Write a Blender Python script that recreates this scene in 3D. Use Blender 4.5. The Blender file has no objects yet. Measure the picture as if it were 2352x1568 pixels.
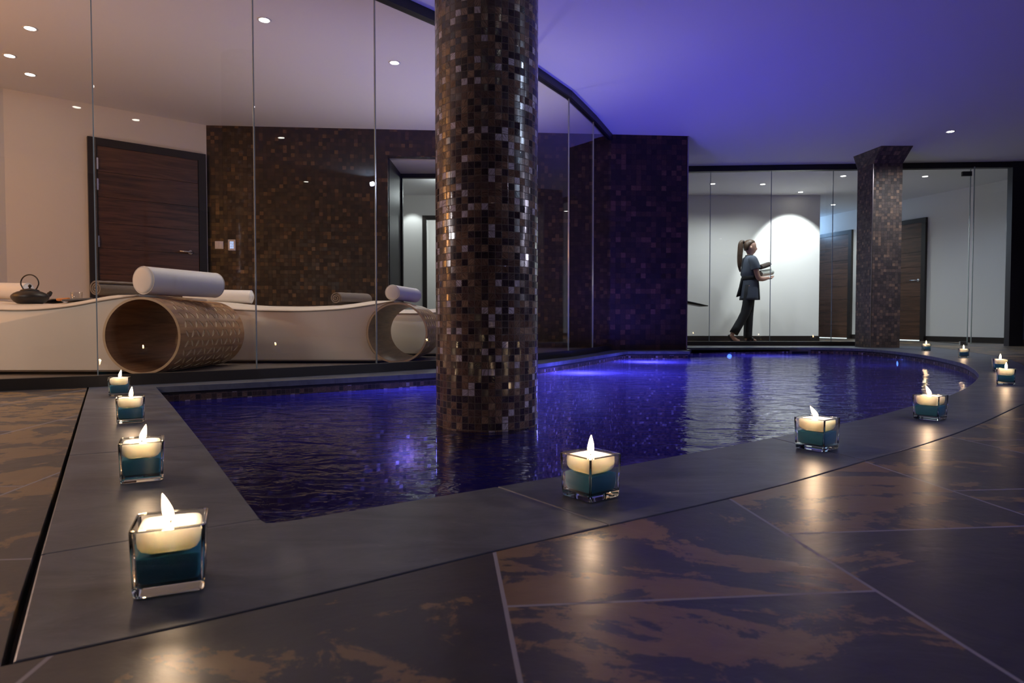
import bpy, bmesh, math, random
from mathutils import Vector, Matrix, noise
from mathutils.geometry import tessellate_polygon
random.seed(7)
S = bpy.context.scene
COL = S.collection
PI = math.pi

# ------------------------------------------------------------------ camera, world, exposure
F = 1500.0                     # focal length in pixels of the 2352 px wide frame
CAM_H = 0.32
PITCH = math.atan(45.0 / F)
cam = bpy.data.cameras.new('camera')
cam.sensor_width = 36.0
cam.lens = F / 2352 * 36
cam.clip_start = 0.05
cam.clip_end = 100
cam.dof.use_dof = True
cam.dof.focus_distance = 2.6
cam.dof.aperture_fstop = 9.0
camo = bpy.data.objects.new('camera', cam)
COL.objects.link(camo)
camo.location = (0, 0, CAM_H)
camo.rotation_euler = (PI / 2 - PITCH, 0, 0)
S.camera = camo
S.view_settings.view_transform = 'Standard'
S.view_settings.look = 'None'
S.view_settings.exposure = 0.55
S.view_settings.gamma = 1.0
S.view_settings.use_curve_mapping = False
W = bpy.data.worlds.new('world')
S.world = W
W.use_nodes = True
W.node_tree.nodes['Background'].inputs[0].default_value = (0.02, 0.02, 0.05, 1)
W.node_tree.nodes['Background'].inputs[1].default_value = 0.05

ZC = 2.42                      # ceiling height
ZR = 0.03                      # floor of the relaxation room
ZP = 0.055                     # top of the plinth under the glass
ZW = -0.08                     # water level

AMBER = (1.0, 0.40, 0.10)
WARM = (1.0, 0.74, 0.52)
COOL = (0.90, 0.98, 1.0)
BLUE = (0.27, 0.24, 1.0)


def light(kind, loc, power, color, radius=0.05, spot=None, blend=0.6, aim=None, size=None):
    l = bpy.data.lights.new('light', kind)
    l.energy = power
    l.color = color
    if kind == 'AREA':
        l.size = size or 0.5
    else:
        l.shadow_soft_size = radius
    if kind == 'SPOT':
        l.spot_size = math.radians(spot or 90)
        l.spot_blend = blend
    o = bpy.data.objects.new('light', l)
    COL.objects.link(o)
    o.location = loc
    if aim is not None:
        d = Vector(aim) - Vector(loc)
        o.rotation_euler = d.to_track_quat('-Z', 'Y').to_euler()
    return o


# pool lamps under water (blue), assumed amber lamps left of the frame, added blue wash on the right
POOL_LAMPS = [(0.85, 5.15, -0.55, 20), (1.50, 6.55, -0.45, 20), (3.0, 7.6, -0.45, 12),
              (3.4, 6.0, -0.50, 2.5), (1.0, 4.2, -0.95, 12), (-0.6, 3.95, -0.5, 9)]
for x, y, z, p in POOL_LAMPS:
    light('POINT', (x, y, z), p, BLUE, 0.12)
for x, y, p in [(0.55, 5.1, 42), (1.35, 6.5, 46)]:
    light('SPOT', (x, y, -0.30), p, BLUE, 0.10, 125, 1.0, aim=(x - 0.1, y + 0.1, 2.4))  # added upward spots that strengthen the blue glow on the ceiling, no lamp bodies
light('POINT', (-4.4, 3.1, 1.6), 34, AMBER, 0.25)
light('POINT', (-3.7, 3.0, 0.75), 6, AMBER, 0.12)
light('SPOT', (-1.75, 5.85, 0.25), 150, (1.0, 0.86, 0.80), 0.06, 130, 1.0, aim=(-1.9, 5.3, 2.42))  # added hidden uplight behind the loungers to lift the ceiling brightness, no fixture
light('SPOT', (-0.25, 6.5, 0.25), 45, (1.0, 0.88, 0.9), 0.06, 120, 1.0, aim=(-0.9, 5.5, 2.42))   # added unseen uplight to brighten the relaxation room, no fixture there
light('POINT', (-2.9, 2.2, 1.10), 21, (0.98, 0.90, 0.92), 0.14)      # added unseen light left of the frame for the pillar streak and lounger fronts
light('SPOT', (3.6, 2.9, 1.25), 42, (0.80, 0.76, 1.0), 0.06, 60, 0.8, aim=(-0.1, 2.6, 0.9))        # added unseen spot right of the frame, aimed to streak the round pillar
light('SPOT', (4.3, 2.0, 2.34), 45, (0.60, 0.74, 1.0), 0.03, 120, 0.9, aim=(0.2, 2.4, 0))  # added bluish overhead fill for coping and floor, no fixture there
light('SPOT', (2.6, 0.3, 2.36), 30, (0.12, 0.06, 1.0), 0.08, 80, 0.9, aim=(2.1, 0.6, 0))  # added unseen spot tinting the front right floor blue, no fixture


# ------------------------------------------------------------------ helpers
def ray(px, py):
    u = (px - 1176) / F
    v = (784 - py) / F
    c, s = math.cos(PITCH), math.sin(PITCH)
    return Vector((u, c + v * s, -s + v * c))


def P(px, py, z=0.0):
    """point of the place on the horizontal plane z that the photo shows there"""
    d = ray(px, py)
    t = (z - CAM_H) / d.z
    return Vector((d.x * t, d.y * t, z))


def link(name, me, mat=None, parent=None, smooth=False):
    o = bpy.data.objects.new(name, me)
    COL.objects.link(o)
    if mat:
        me.materials.append(mat)
    if parent:
        o.parent = parent
    if smooth:
        for p in me.polygons:
            p.use_smooth = True
    return o


def build(name, bm, mat=None, parent=None, smooth=False):
    bmesh.ops.recalc_face_normals(bm, faces=bm.faces[:])
    me = bpy.data.meshes.new(name)
    bm.to_mesh(me)
    bm.free()
    return link(name, me, mat, parent, smooth)


def empty(name, loc, rz=0.0):
    o = bpy.data.objects.new(name, None)
    COL.objects.link(o)
    o.location = loc
    o.rotation_euler = (0, 0, rz)
    o.empty_display_size = 0.05
    return o


def tag(o, label, cat, group=None, kind=None):
    o['label'] = label
    o['category'] = cat
    if group:
        o['group'] = group
    if kind:
        o['kind'] = kind
    return o


def struct(o, label=None, cat=None):
    o['kind'] = 'structure'
    if label:
        o['label'] = label
    if cat:
        o['category'] = cat
    return o


def copy_tree(o, parent=None):
    c = o.copy()
    COL.objects.link(c)
    c.parent = parent
    for ch in [x for x in bpy.data.objects if x.parent == o]:
        copy_tree(ch, c)
    return c


def box(bm, c, s, rz=0.0):
    """box centred on c with full size s"""
    M = Matrix.Translation(Vector(c)) @ Matrix.Rotation(rz, 4, 'Z') @ Matrix.Diagonal((s[0], s[1], s[2], 1))
    return bmesh.ops.create_cube(bm, size=1.0, matrix=M)['verts']


def bevel(bm, w, seg=2):
    bmesh.ops.bevel(bm, geom=bm.edges[:], offset=w, segments=seg, profile=0.5, affect='EDGES', clamp_overlap=True)


def ringmesh(bm, rings, cap=True, close=True):
    vs = [[bm.verts.new(p) for p in r] for r in rings]
    n = len(rings[0])
    for a, b in zip(vs[:-1], vs[1:]):
        for i in range(n if close else n - 1):
            j = (i + 1) % n
            bm.faces.new((a[i], a[j], b[j], b[i]))
    if cap:
        bm.faces.new(vs[0][::-1])
        bm.faces.new(vs[-1])
    return vs


def tube(bm, pts, rad, n=10, flat=1.0):
    pts = [Vector(p) for p in pts]
    if not hasattr(rad, '__len__'):
        rad = [rad] * len(pts)
    rings = []
    up = None
    for i, p in enumerate(pts):
        d = (pts[min(i + 1, len(pts) - 1)] - pts[max(i - 1, 0)]).normalized()
        if up is None:
            up = Vector((0, 0, 1)) if abs(d.z) < 0.9 else Vector((0, 1, 0))
        x = d.cross(up).normalized()
        y = x.cross(d).normalized()
        up = y
        rings.append([p + rad[i] * (math.cos(a) * x + flat * math.sin(a) * y) for a in [2 * PI * k / n for k in range(n)]])
    ringmesh(bm, rings)


def lathe(bm, prof, n=32, c=(0, 0, 0), cap=True):
    rings = [[Vector((c[0] + r * math.cos(2 * PI * k / n), c[1] + r * math.sin(2 * PI * k / n), c[2] + z)) for k in range(n)] for r, z in prof]
    ringmesh(bm, rings, cap=cap)


def bezier(pts, n=8):
    """Catmull-Rom through points"""
    pts = [Vector(p) for p in pts]
    q = [pts[0]] + pts + [pts[-1]]
    out = []
    for i in range(1, len(q) - 2):
        for k in range(n):
            t = k / n
            a, b, c, d = q[i - 1], q[i], q[i + 1], q[i + 2]
            out.append(0.5 * ((2 * b) + (c - a) * t + (2 * a - 5 * b + 4 * c - d) * t * t + (3 * b - a - 3 * c + d) * t ** 3))
    out.append(pts[-1])
    return out


def wallquad(name, a, b, z0, z1, mat, thick=0.0, uvoff=0.0):
    """vertical wall from a to b; UV in metres; thickness goes to the left of a->b"""
    a = Vector((a[0], a[1], 0))
    b = Vector((b[0], b[1], 0))
    L = (b - a).length
    me = bpy.data.meshes.new(name)
    bm = bmesh.new()
    uv = bm.loops.layers.uv.new('uv')
    d = (b - a).normalized()
    nrm = Vector((-d.y, d.x, 0)) * thick

    def q(pts, uvs):
        f = bm.faces.new([bm.verts.new(p) for p in pts])
        for l, t in zip(f.loops, uvs):
            l[uv].uv = t
    z0v, z1v = Vector((0, 0, z0)), Vector((0, 0, z1))
    o = uvoff
    q([a + z0v, b + z0v, b + z1v, a + z1v], [(o, z0), (o + L, z0), (o + L, z1), (o, z1)])
    if thick:
        q([b + z0v, b + z0v + nrm, b + z1v + nrm, b + z1v], [(o + L, z0), (o + L + thick, z0), (o + L + thick, z1), (o + L, z1)])
        q([a + z0v + nrm, a + z0v, a + z1v, a + z1v + nrm], [(-thick, z0), (0, z0), (0, z1), (-thick, z1)])
        q([b + z0v + nrm, a + z0v + nrm, a + z1v + nrm, b + z1v + nrm], [(0, z0), (L, z0), (L, z1), (0, z1)])
        q([a + z0v, a + z0v + nrm, b + z0v + nrm, b + z0v], [(0, 0), (0, thick), (L, thick), (L, 0)])
        q([a + z1v, b + z1v, b + z1v + nrm, a + z1v + nrm], [(0, 0), (L, 0), (L, thick), (0, thick)])
        bmesh.ops.remove_doubles(bm, verts=bm.verts[:], dist=1e-5)
    bm.to_mesh(me)
    bm.free()
    return link(name, me, mat)


def prism(bm, poly, z0, z1, holes=None):
    """flat polygon with thickness; optional holes"""
    loops = [[Vector((p[0], p[1], 0)) for p in poly]] + [[Vector((p[0], p[1], 0)) for p in h] for h in (holes or [])]
    tris = tessellate_polygon(loops)
    flat = [v for l in loops for v in l]
    top = [bm.verts.new((v.x, v.y, z1)) for v in flat]
    bot = [bm.verts.new((v.x, v.y, z0)) for v in flat]
    for t in tris:
        try:
            bm.faces.new([top[i] for i in t])
            bm.faces.new([bot[i] for i in reversed(t)])
        except ValueError:
            pass
    k = 0
    for l in loops:
        n = len(l)
        for i in range(n):
            j = (i + 1) % n
            bm.faces.new((top[k + i], top[k + j], bot[k + j], bot[k + i]))
        k += n


def offset(line, d, closed=False):
    """offset of an open/closed polyline to its left by d"""
    n = len(line)
    out = []
    for i in range(n):
        if closed:
            a, b, c = line[i - 1], line[i], line[(i + 1) % n]
        else:
            a, b, c = line[max(i - 1, 0)], line[i], line[min(i + 1, n - 1)]
        a, b, c = [Vector((p[0], p[1])) for p in (a, b, c)]
        d1 = (b - a).normalized() if (b - a).length > 1e-6 else (c - b).normalized()
        d2 = (c - b).normalized() if (c - b).length > 1e-6 else d1
        n1 = Vector((-d1.y, d1.x))
        n2 = Vector((-d2.y, d2.x))
        m = n1 + n2
        m = m / max(m.dot(n1), 0.4)
        out.append(b + m * d)
    return out


# ------------------------------------------------------------------ materials
class NT:
    def __init__(s, name):
        s.m = bpy.data.materials.new(name)
        s.m.use_nodes = True
        s.t = s.m.node_tree
        s.t.nodes.clear()
        s.out = s.n('ShaderNodeOutputMaterial')

    def n(s, typ, **kw):
        nd = s.t.nodes.new(typ)
        for k, v in kw.items():
            if k.startswith('i_'):
                key = k[2:]
                key = int(key) if key.isdigit() else key.replace('_', ' ')
                s.set(nd.inputs[key], v)
            else:
                setattr(nd, k, v)
        return nd

    def set(s, inp, v):
        if isinstance(v, bpy.types.NodeSocket):
            s.t.links.new(v, inp)
        elif isinstance(v, (tuple, list)) and len(v) == 3 and inp.type == 'RGBA':
            inp.default_value = (*v, 1)
        else:
            inp.default_value = v

    def math(s, op, a, b=0.0, c=0.0):
        nd = s.n('ShaderNodeMath', operation=op)
        s.set(nd.inputs[0], a)
        s.set(nd.inputs[1], b)
        s.set(nd.inputs[2], c)
        return nd.outputs[0]

    def vec(s, op, a, b=(0, 0, 0), scale=None):
        nd = s.n('ShaderNodeVectorMath', operation=op)
        s.set(nd.inputs[0], a)
        s.set(nd.inputs[1], b)
        if scale is not None:
            s.set(nd.inputs[3], scale)
        return nd.outputs[0]

    def mix(s, f, a, b, blend='MIX'):
        nd = s.n('ShaderNodeMix', data_type='RGBA', blend_type=blend)
        s.set(nd.inputs[0], f)
        s.set(nd.inputs[6], a)
        s.set(nd.inputs[7], b)
        return nd.outputs[2]

    def ramp(s, f, stops, interp='LINEAR'):
        nd = s.n('ShaderNodeValToRGB')
        nd.color_ramp.interpolation = interp
        el = nd.color_ramp.elements
        while len(el) < len(stops):
            el.new(0.5)
        for e, (p, c) in zip(el, stops):
            e.position = p
            e.color = (*c, 1) if len(c) == 3 else c
        s.set(nd.inputs[0], f)
        return nd.outputs[0]

    def noise(s, vec, scale, detail=3, rough=0.5, dist=0.0):
        nd = s.n('ShaderNodeTexNoise')
        s.set(nd.inputs['Vector'], vec)
        nd.inputs['Scale'].default_value = scale
        nd.inputs['Detail'].default_value = detail
        nd.inputs['Roughness'].default_value = rough
        nd.inputs['Distortion'].default_value = dist
        return nd.outputs['Fac']

    def bump(s, h, strength=0.3, dist=0.002, normal=None):
        nd = s.n('ShaderNodeBump')
        s.set(nd.inputs['Height'], h)
        nd.inputs['Strength'].default_value = strength
        nd.inputs['Distance'].default_value = dist
        if normal is not None:
            s.set(nd.inputs['Normal'], normal)
        return nd.outputs[0]

    def princ(s, color, rough=0.5, normal=None, **kw):
        nd = s.n('ShaderNodeBsdfPrincipled')
        s.set(nd.inputs['Base Color'], color)
        s.set(nd.inputs['Roughness'], rough)
        if normal is not None:
            s.set(nd.inputs['Normal'], normal)
        for k, v in kw.items():
            s.set(nd.inputs[k.replace('_', ' ')], v)
        s.t.links.new(nd.outputs[0], s.out.inputs[0])
        return nd

    def pos(s):
        return s.n('ShaderNodeNewGeometry').outputs['Position']

    def obj(s):
        return s.n('ShaderNodeTexCoord').outputs['Object']


def plain(name, color, rough=0.5, bump=0.0, scale=60, var=0.08, **kw):
    m = NT(name)
    o = m.obj()
    nz = m.noise(o, scale, 4)
    c = m.mix(m.math('MULTIPLY', nz, 1.0), tuple(x * (1 - var) for x in color), tuple(min(1, x * (1 + var)) for x in color))
    m.princ(c, rough, m.bump(nz, bump, 0.002) if bump else None, **kw)
    return m.m


def mosaic(name, size, palette, rough=(0.12, 0.4), tilt=0.05, grout=(0.10, 0.075, 0.07), gw=0.455, streak=0.5, spec=0.6):
    m = NT(name)
    uv = m.n('ShaderNodeUVMap').outputs[0]
    sc = m.vec('SCALE', uv, scale=1.0 / size)
    cell = m.vec('FLOOR', sc)
    fr = m.vec('SUBTRACT', m.vec('FRACTION', sc), (0.5, 0.5, 0))
    ab = m.vec('ABSOLUTE', fr)
    sep = m.n('ShaderNodeSeparateXYZ')
    m.set(sep.inputs[0], ab)
    mx = m.math('MAXIMUM', sep.outputs[0], sep.outputs[1])
    isg = m.math('GREATER_THAN', mx, gw)
    wn = m.n('ShaderNodeTexWhiteNoise', noise_dimensions='3D')
    m.set(wn.inputs[0], cell)
    r1 = wn.outputs['Value']
    wn2 = m.n('ShaderNodeTexWhiteNoise', noise_dimensions='3D')
    m.set(wn2.inputs[0], m.vec('ADD', cell, (37.3, 11.9, 5.0)))
    r2 = wn2.outputs['Value']
    col = m.ramp(r1, palette, 'CONSTANT')
    rot = m.n('ShaderNodeVectorRotate', rotation_type='Z_AXIS')
    m.set(rot.inputs['Vector'], sc)
    m.set(rot.inputs['Angle'], m.math('MULTIPLY', r2, 6.28))
    st = m.noise(m.vec('MULTIPLY', rot.outputs[0], (0.9, 7.0, 1.0)), 1.0, 3, 0.6)
    stc = m.ramp(st, [(0.35, (1 - streak,) * 3), (0.62, (1 + streak * 0.8,) * 3)])
    col2 = m.mix(1.0, col, stc, 'MULTIPLY')
    colf = m.mix(isg, col2, grout)
    rg = m.math('MULTIPLY_ADD', r2, rough[1] - rough[0], rough[0])
    rgf = m.math('MAXIMUM', rg, m.math('MULTIPLY', isg, 0.8))
    geo = m.n('ShaderNodeNewGeometry')
    rv = m.vec('SCALE', m.vec('SUBTRACT', wn2.outputs['Color'], (0.5, 0.5, 0.5)), scale=tilt * 2)
    nn = m.vec('NORMALIZE', m.vec('ADD', geo.outputs['Normal'], rv))
    h = m.math('ADD', m.math('MULTIPLY', m.math('SUBTRACT', 1.0, isg), 1.0), m.math('MULTIPLY', st, 0.35))
    b = m.bump(h, 0.35, 0.0012, nn)
    m.princ(colf, rgf, b, Specular_IOR_Level=spec)
    return m.m


M = {}
M['pillar'] = mosaic('round_mosaic', 0.0249, [
    (0.0, (0.030, 0.020, 0.032)), (0.14, (0.062, 0.040, 0.050)), (0.30, (0.125, 0.075, 0.066)), (0.46, (0.18, 0.11, 0.088)),
    (0.60, (0.105, 0.064, 0.062)), (0.68, (0.25, 0.165, 0.13)), (0.78, (0.042, 0.030, 0.048)), (0.90, (0.46, 0.42, 0.54))],
    rough=(0.08, 0.28), tilt=0.07, spec=0.8)
M['wallmosaic'] = mosaic('dark_wall_mosaic', 0.042, [
    (0.0, (0.022, 0.015, 0.011)), (0.22, (0.030, 0.019, 0.012)), (0.50, (0.040, 0.024, 0.015)), (0.72, (0.050, 0.030, 0.017)),
    (0.86, (0.085, 0.046, 0.022)), (0.94, (0.13, 0.072, 0.032))],
    rough=(0.35, 0.6), tilt=0.03, grout=(0.022, 0.016, 0.013), gw=0.475, streak=0.25, spec=0.4)
M['blockmosaic'] = mosaic('purple_wall_mosaic', 0.058, [
    (0.0, (0.018, 0.011, 0.011)), (0.3, (0.030, 0.016, 0.014)), (0.55, (0.042, 0.021, 0.016)), (0.78, (0.062, 0.028, 0.020)),
    (0.93, (0.11, 0.050, 0.034))],
    rough=(0.4, 0.65), tilt=0.03, grout=(0.024, 0.014, 0.015), gw=0.475, streak=0.25, spec=0.4)
M['sqmosaic'] = mosaic('square_pillar_mosaic', 0.036, [
    (0.0, (0.075, 0.062, 0.055)), (0.3, (0.10, 0.080, 0.068)), (0.55, (0.13, 0.098, 0.078)), (0.8, (0.165, 0.115, 0.085)),
    (0.92, (0.25, 0.165, 0.11))],
    rough=(0.45, 0.7), tilt=0.03, grout=(0.06, 0.045, 0.04), gw=0.47, streak=0.3, spec=0.3)
M['poolmosaic'] = mosaic('pool_mosaic', 0.0249, [
    (0.0, (0.02, 0.012, 0.012)), (0.25, (0.045, 0.024, 0.020)), (0.5, (0.09, 0.05, 0.036)), (0.75, (0.14, 0.08, 0.055)),
    (0.93, (0.32, 0.26, 0.28))],
    rough=(0.4, 0.6), tilt=0.05, spec=0.4)
M['poolfloor'] = mosaic('pool_floor_mosaic', 0.05, [
    (0.0, (0.07, 0.045, 0.035)), (0.3, (0.12, 0.075, 0.055)), (0.6, (0.17, 0.11, 0.08)), (0.85, (0.24, 0.17, 0.14))],
    rough=(0.75, 0.9), tilt=0.02, grout=(0.08, 0.06, 0.055), spec=0.2)


def slate_floor():
    m = NT('slate_floor_tiles')
    pos = m.pos()
    th = math.radians(5.56)
    rot = m.n('ShaderNodeVectorRotate', rotation_type='Z_AXIS')
    m.set(rot.inputs['Vector'], pos)
    rot.inputs['Angle'].default_value = -th
    # after rotation: x' = x cos + y sin ; y' = -x sin + y cos
    sp = m.n('ShaderNodeSeparateXYZ')
    m.set(sp.inputs[0], rot.outputs[0])
    Wd, L = 0.4435, 0.90
    xs = m.math('DIVIDE', m.math('SUBTRACT', sp.outputs[0], 0.0628), Wd)
    k = m.math('FLOOR', xs)
    fx = m.math('SUBTRACT', xs, k)
    off = m.math('MULTIPLY_ADD', m.math('FRACT', m.math('MULTIPLY', k, 1 / 3 + 1e-5)), 0.63, 0.723)
    ys = m.math('DIVIDE', m.math('SUBTRACT', sp.outputs[1], off), L)
    j = m.math('FLOOR', ys)
    fy = m.math('SUBTRACT', ys, j)
    gx = m.math('LESS_THAN', m.math('MINIMUM', fx, m.math('SUBTRACT', 1.0, fx)), 0.0035 / Wd / 1.4)
    gy = m.math('LESS_THAN', m.math('MINIMUM', fy, m.math('SUBTRACT', 1.0, fy)), 0.0035 / L / 1.4)
    g = m.math('MAXIMUM', gx, gy)
    cb = m.n('ShaderNodeCombineXYZ')
    m.set(cb.inputs[0], k)
    m.set(cb.inputs[1], j)
    wn = m.n('ShaderNodeTexWhiteNoise', noise_dimensions='3D')
    m.set(wn.inputs[0], cb.outputs[0])
    pv = m.vec('ADD', pos, m.vec('SCALE', wn.outputs['Color'], scale=9.0))
    n1 = m.noise(m.vec('MULTIPLY', pv, (1.0, 1.8, 1.0)), 2.6, 9, 0.62, 1.2)
    n0 = m.noise(pv, 13.0, 8, 0.72, 0.5)
    patch = m.ramp(m.math('ADD', m.math('MULTIPLY_ADD', n0, 0.35, m.math('MULTIPLY', n1, 0.8)), m.math('MULTIPLY', m.math('SUBTRACT', wn.outputs['Value'], 0.5), 0.14)),
                   [(0.583, (0, 0, 0)), (0.603, (1, 1, 1))])
    n2 = m.noise(pv, 14, 6, 0.6, 0.4)
    dark = m.mix(n2, (0.030, 0.028, 0.028), (0.075, 0.070, 0.068))
    rust = m.mix(n2, (0.15, 0.092, 0.036), (0.34, 0.225, 0.105))
    c = m.mix(patch, dark, rust)
    cf = m.mix(g, c, (0.34, 0.33, 0.36))
    n3 = m.noise(pv, 40, 5, 0.6)
    h = m.math('ADD', m.math('MULTIPLY', n1, 1.0), m.math('MULTIPLY', n3, 0.25))
    b = m.bump(h, 0.5, 0.0035)
    rg = m.math('MULTIPLY_ADD', n2, 0.2, 0.26)
    m.princ(cf, m.math('MAXIMUM', rg, m.math('MULTIPLY', g, 0.6)), b, Specular_IOR_Level=0.6)
    return m.m


def slate_plain(name, c0, c1, rough=0.38):
    m = NT(name)
    pos = m.pos()
    n1 = m.noise(m.vec('MULTIPLY', pos, (1, 2.2, 1)), 5, 8, 0.65, 0.8)
    n2 = m.noise(pos, 45, 5, 0.7)
    c = m.mix(m.ramp(n1, [(0.32, (0, 0, 0)), (0.68, (1, 1, 1))]), c0, c1)
    sp = m.ramp(n2, [(0.62, (0, 0, 0)), (0.70, (1, 1, 1))])
    c = m.mix(m.math('MULTIPLY', sp, 0.25), c, (0.30, 0.30, 0.32))
    h = m.math('ADD', n1, m.math('MULTIPLY', n2, 0.3))
    m.princ(c, rough, m.bump(h, 0.35, 0.003), Specular_IOR_Level=0.5)
    return m.m


def wood(name, c0, c1, rough=0.35, axis='X', scale=1.0, use='obj'):
    m = NT(name)
    o = m.obj()
    sc = {'X': (0.6, 9, 9), 'Y': (9, 0.6, 9), 'Z': (9, 9, 0.6)}[axis]
    v = m.vec('MULTIPLY', o, sc)
    n1 = m.noise(v, 2.2 * scale, 5, 0.6, 1.4)
    n2 = m.noise(v, 9 * scale, 4, 0.6)
    f = m.ramp(m.math('MULTIPLY_ADD', n2, 0.35, m.math('MULTIPLY', n1, 0.75)), [(0.35, (0, 0, 0)), (0.65, (1, 1, 1))])
    m.princ(m.mix(f, c0, c1), rough, m.bump(n2, 0.12, 0.001))
    return m.m


M['floor'] = slate_floor()
M['coping'] = slate_plain('grey_slate_coping', (0.062, 0.072, 0.088), (0.145, 0.160, 0.185))
M['grout'] = plain('pale_grout', (0.30, 0.30, 0.32), 0.8)
M['gap'] = plain('dark_joint', (0.006, 0.005, 0.006), 0.6)
M['plinth'] = plain('dark_plinth', (0.022, 0.018, 0.016), 0.45)
M['rail'] = plain('dark_bronze_rail', (0.012, 0.010, 0.014), 0.45)
M['plaster'] = plain('white_plaster', (0.78, 0.76, 0.74), 0.85, 0.05, 90, 0.03)
M['darkwall'] = plain('dark_blue_grey_wall_paint', (0.05, 0.055, 0.085), 0.8, 0.05, 90, 0.05)
M['ceiling'] = plain('white_ceiling_paint', (0.80, 0.79, 0.80), 0.9, 0.03, 90, 0.02)
M['roomfloor'] = slate_plain('relaxation_floor', (0.10, 0.085, 0.075), (0.17, 0.15, 0.13), 0.35)
M['doorwood'] = wood('dark_walnut_door', (0.022, 0.010, 0.006), (0.13, 0.060, 0.034), 0.32, 'X')
M['doorframe'] = plain('door_frame_black', (0.018, 0.012, 0.010), 0.4)
M['drumwood'] = wood('walnut_drum', (0.15, 0.066, 0.030), (0.42, 0.23, 0.11), 0.38, 'Y', 0.8)
M['drumedge'] = plain('pale_ply_edge', (0.60, 0.45, 0.28), 0.45, var=0.12)
M['leather'] = plain('white_leatherette', (0.72, 0.67, 0.58), 0.42, 0.08, 160, 0.03)
M['pipe'] = plain('beige_piping', (0.42, 0.38, 0.32), 0.5)
M['leather2'] = plain('white_bolster_fabric', (0.75, 0.74, 0.72), 0.5, 0.08, 200, 0.03)
M['towel'] = plain('grey_terry', (0.20, 0.17, 0.145), 0.95, 0.9, 260, 0.3)
M['brown_towel'] = plain('brown_terry', (0.10, 0.075, 0.065), 0.95, 0.9, 260, 0.3)
M['white_towel'] = plain('white_terry', (0.72, 0.74, 0.66), 0.95, 0.9, 260, 0.1)
M['iron'] = plain('cast_iron', (0.022, 0.016, 0.013), 0.45, 0.4, 120, 0.2)
M['chrome'] = plain('chrome', (0.75, 0.75, 0.78), 0.22, var=0.02, Metallic=1.0)
M['paper'] = plain('magazine_paper', (0.55, 0.52, 0.50), 0.5, var=0.2)
M['cover'] = plain('magazine_cover', (0.16, 0.14, 0.13), 0.4, var=0.4)
M['orange'] = plain('orange_leather', (0.75, 0.26, 0.05), 0.4)
M['switch'] = plain('switch_white', (0.75, 0.75, 0.78), 0.4)
M['steel'] = plain('brushed_steel', (0.42, 0.36, 0.36), 0.3, Metallic=1.0)
M['black'] = plain('black_plastic', (0.01, 0.01, 0.012), 0.35)
M['skin'] = plain('skin', (0.62, 0.36, 0.27), 0.5, Subsurface_Weight=0.1)
M['hair'] = wood('brown_hair', (0.030, 0.016, 0.010), (0.10, 0.055, 0.032), 0.5, 'Z', 3)
M['tunic'] = plain('blue_grey_tunic', (0.085, 0.10, 0.14), 0.85, 0.3, 300, 0.15)
M['tunicdark'] = plain('dark_panel_cloth', (0.014, 0.014, 0.018), 0.8, 0.3, 300, 0.15)
M['trouser'] = plain('charcoal_trouser', (0.024, 0.025, 0.032), 0.85, 0.3, 200, 0.15)
M['lips'] = plain('lips', (0.35, 0.10, 0.09), 0.4)
M['eye'] = plain('eye_dark', (0.02, 0.015, 0.012), 0.2)


def emis(name, color, strength):
    m = NT(name)
    e = m.n('ShaderNodeEmission')
    e.inputs[0].default_value = (*color, 1)
    e.inputs[1].default_value = strength
    m.t.links.new(e.outputs[0], m.out.inputs[0])
    return m.m


M['downlight'] = emis('downlight_glow', (1.0, 0.95, 0.86), 14)
M['flame'] = emis('flame', (1.0, 0.62, 0.30), 34)
M['led'] = emis('blue_led', (0.10, 0.25, 1.0), 12)
M['keypad'] = emis('keypad_display', (0.35, 0.5, 1.0), 1.3)
M['slit'] = emis('lit_gap_under_door', (0.8, 0.95, 1.0), 1.2)


def clear(name, tint, ior=1.5, bump=None, rough=0.0, add=0.0):
    m = NT(name)
    lw = m.n('ShaderNodeLayerWeight')
    lw.inputs[0].default_value = 0.5
    f0 = ((ior - 1) / (ior + 1)) ** 2
    sch = m.math('MULTIPLY_ADD', m.math('POWER', lw.outputs['Facing'], 5.0), 1 - f0, f0)
    gl = m.n('ShaderNodeBsdfGlossy')
    gl.inputs['Roughness'].default_value = rough
    tr = m.n('ShaderNodeBsdfTransparent')
    tr.inputs[0].default_value = (*tint, 1)
    mx = m.n('ShaderNodeMixShader')
    f = m.math('ADD', sch, add)
    m.set(mx.inputs[0], f)
    m.set(mx.inputs[1], tr.outputs[0])
    m.set(mx.inputs[2], gl.outputs[0])
    m.t.links.new(mx.outputs[0], m.out.inputs[0])
    return m


M['glass'] = clear('clear_partition_glass', (0.97, 0.985, 0.975), 1.45).m
M['cup'] = clear('clear_cup_glass', (0.96, 0.965, 0.965), 1.7, add=0.05).m
M['rimglass'] = plain('cup_rim', (0.10, 0.11, 0.11), 0.1, var=0.1, Specular_IOR_Level=0.8)
M['edge'] = plain('polished_glass_edge', (0.30, 0.36, 0.35), 0.15, var=0.1, Specular_IOR_Level=0.8)


def real_glass():
    m = NT('thick_glass')
    g = m.n('ShaderNodeBsdfGlass')
    g.inputs['IOR'].default_value = 1.5
    g.inputs['Roughness'].default_value = 0.0
    g.inputs['Color'].default_value = (0.95, 0.98, 0.97, 1)
    m.t.links.new(g.outputs[0], m.out.inputs[0])
    return m.m


M['thick'] = real_glass()


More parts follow.
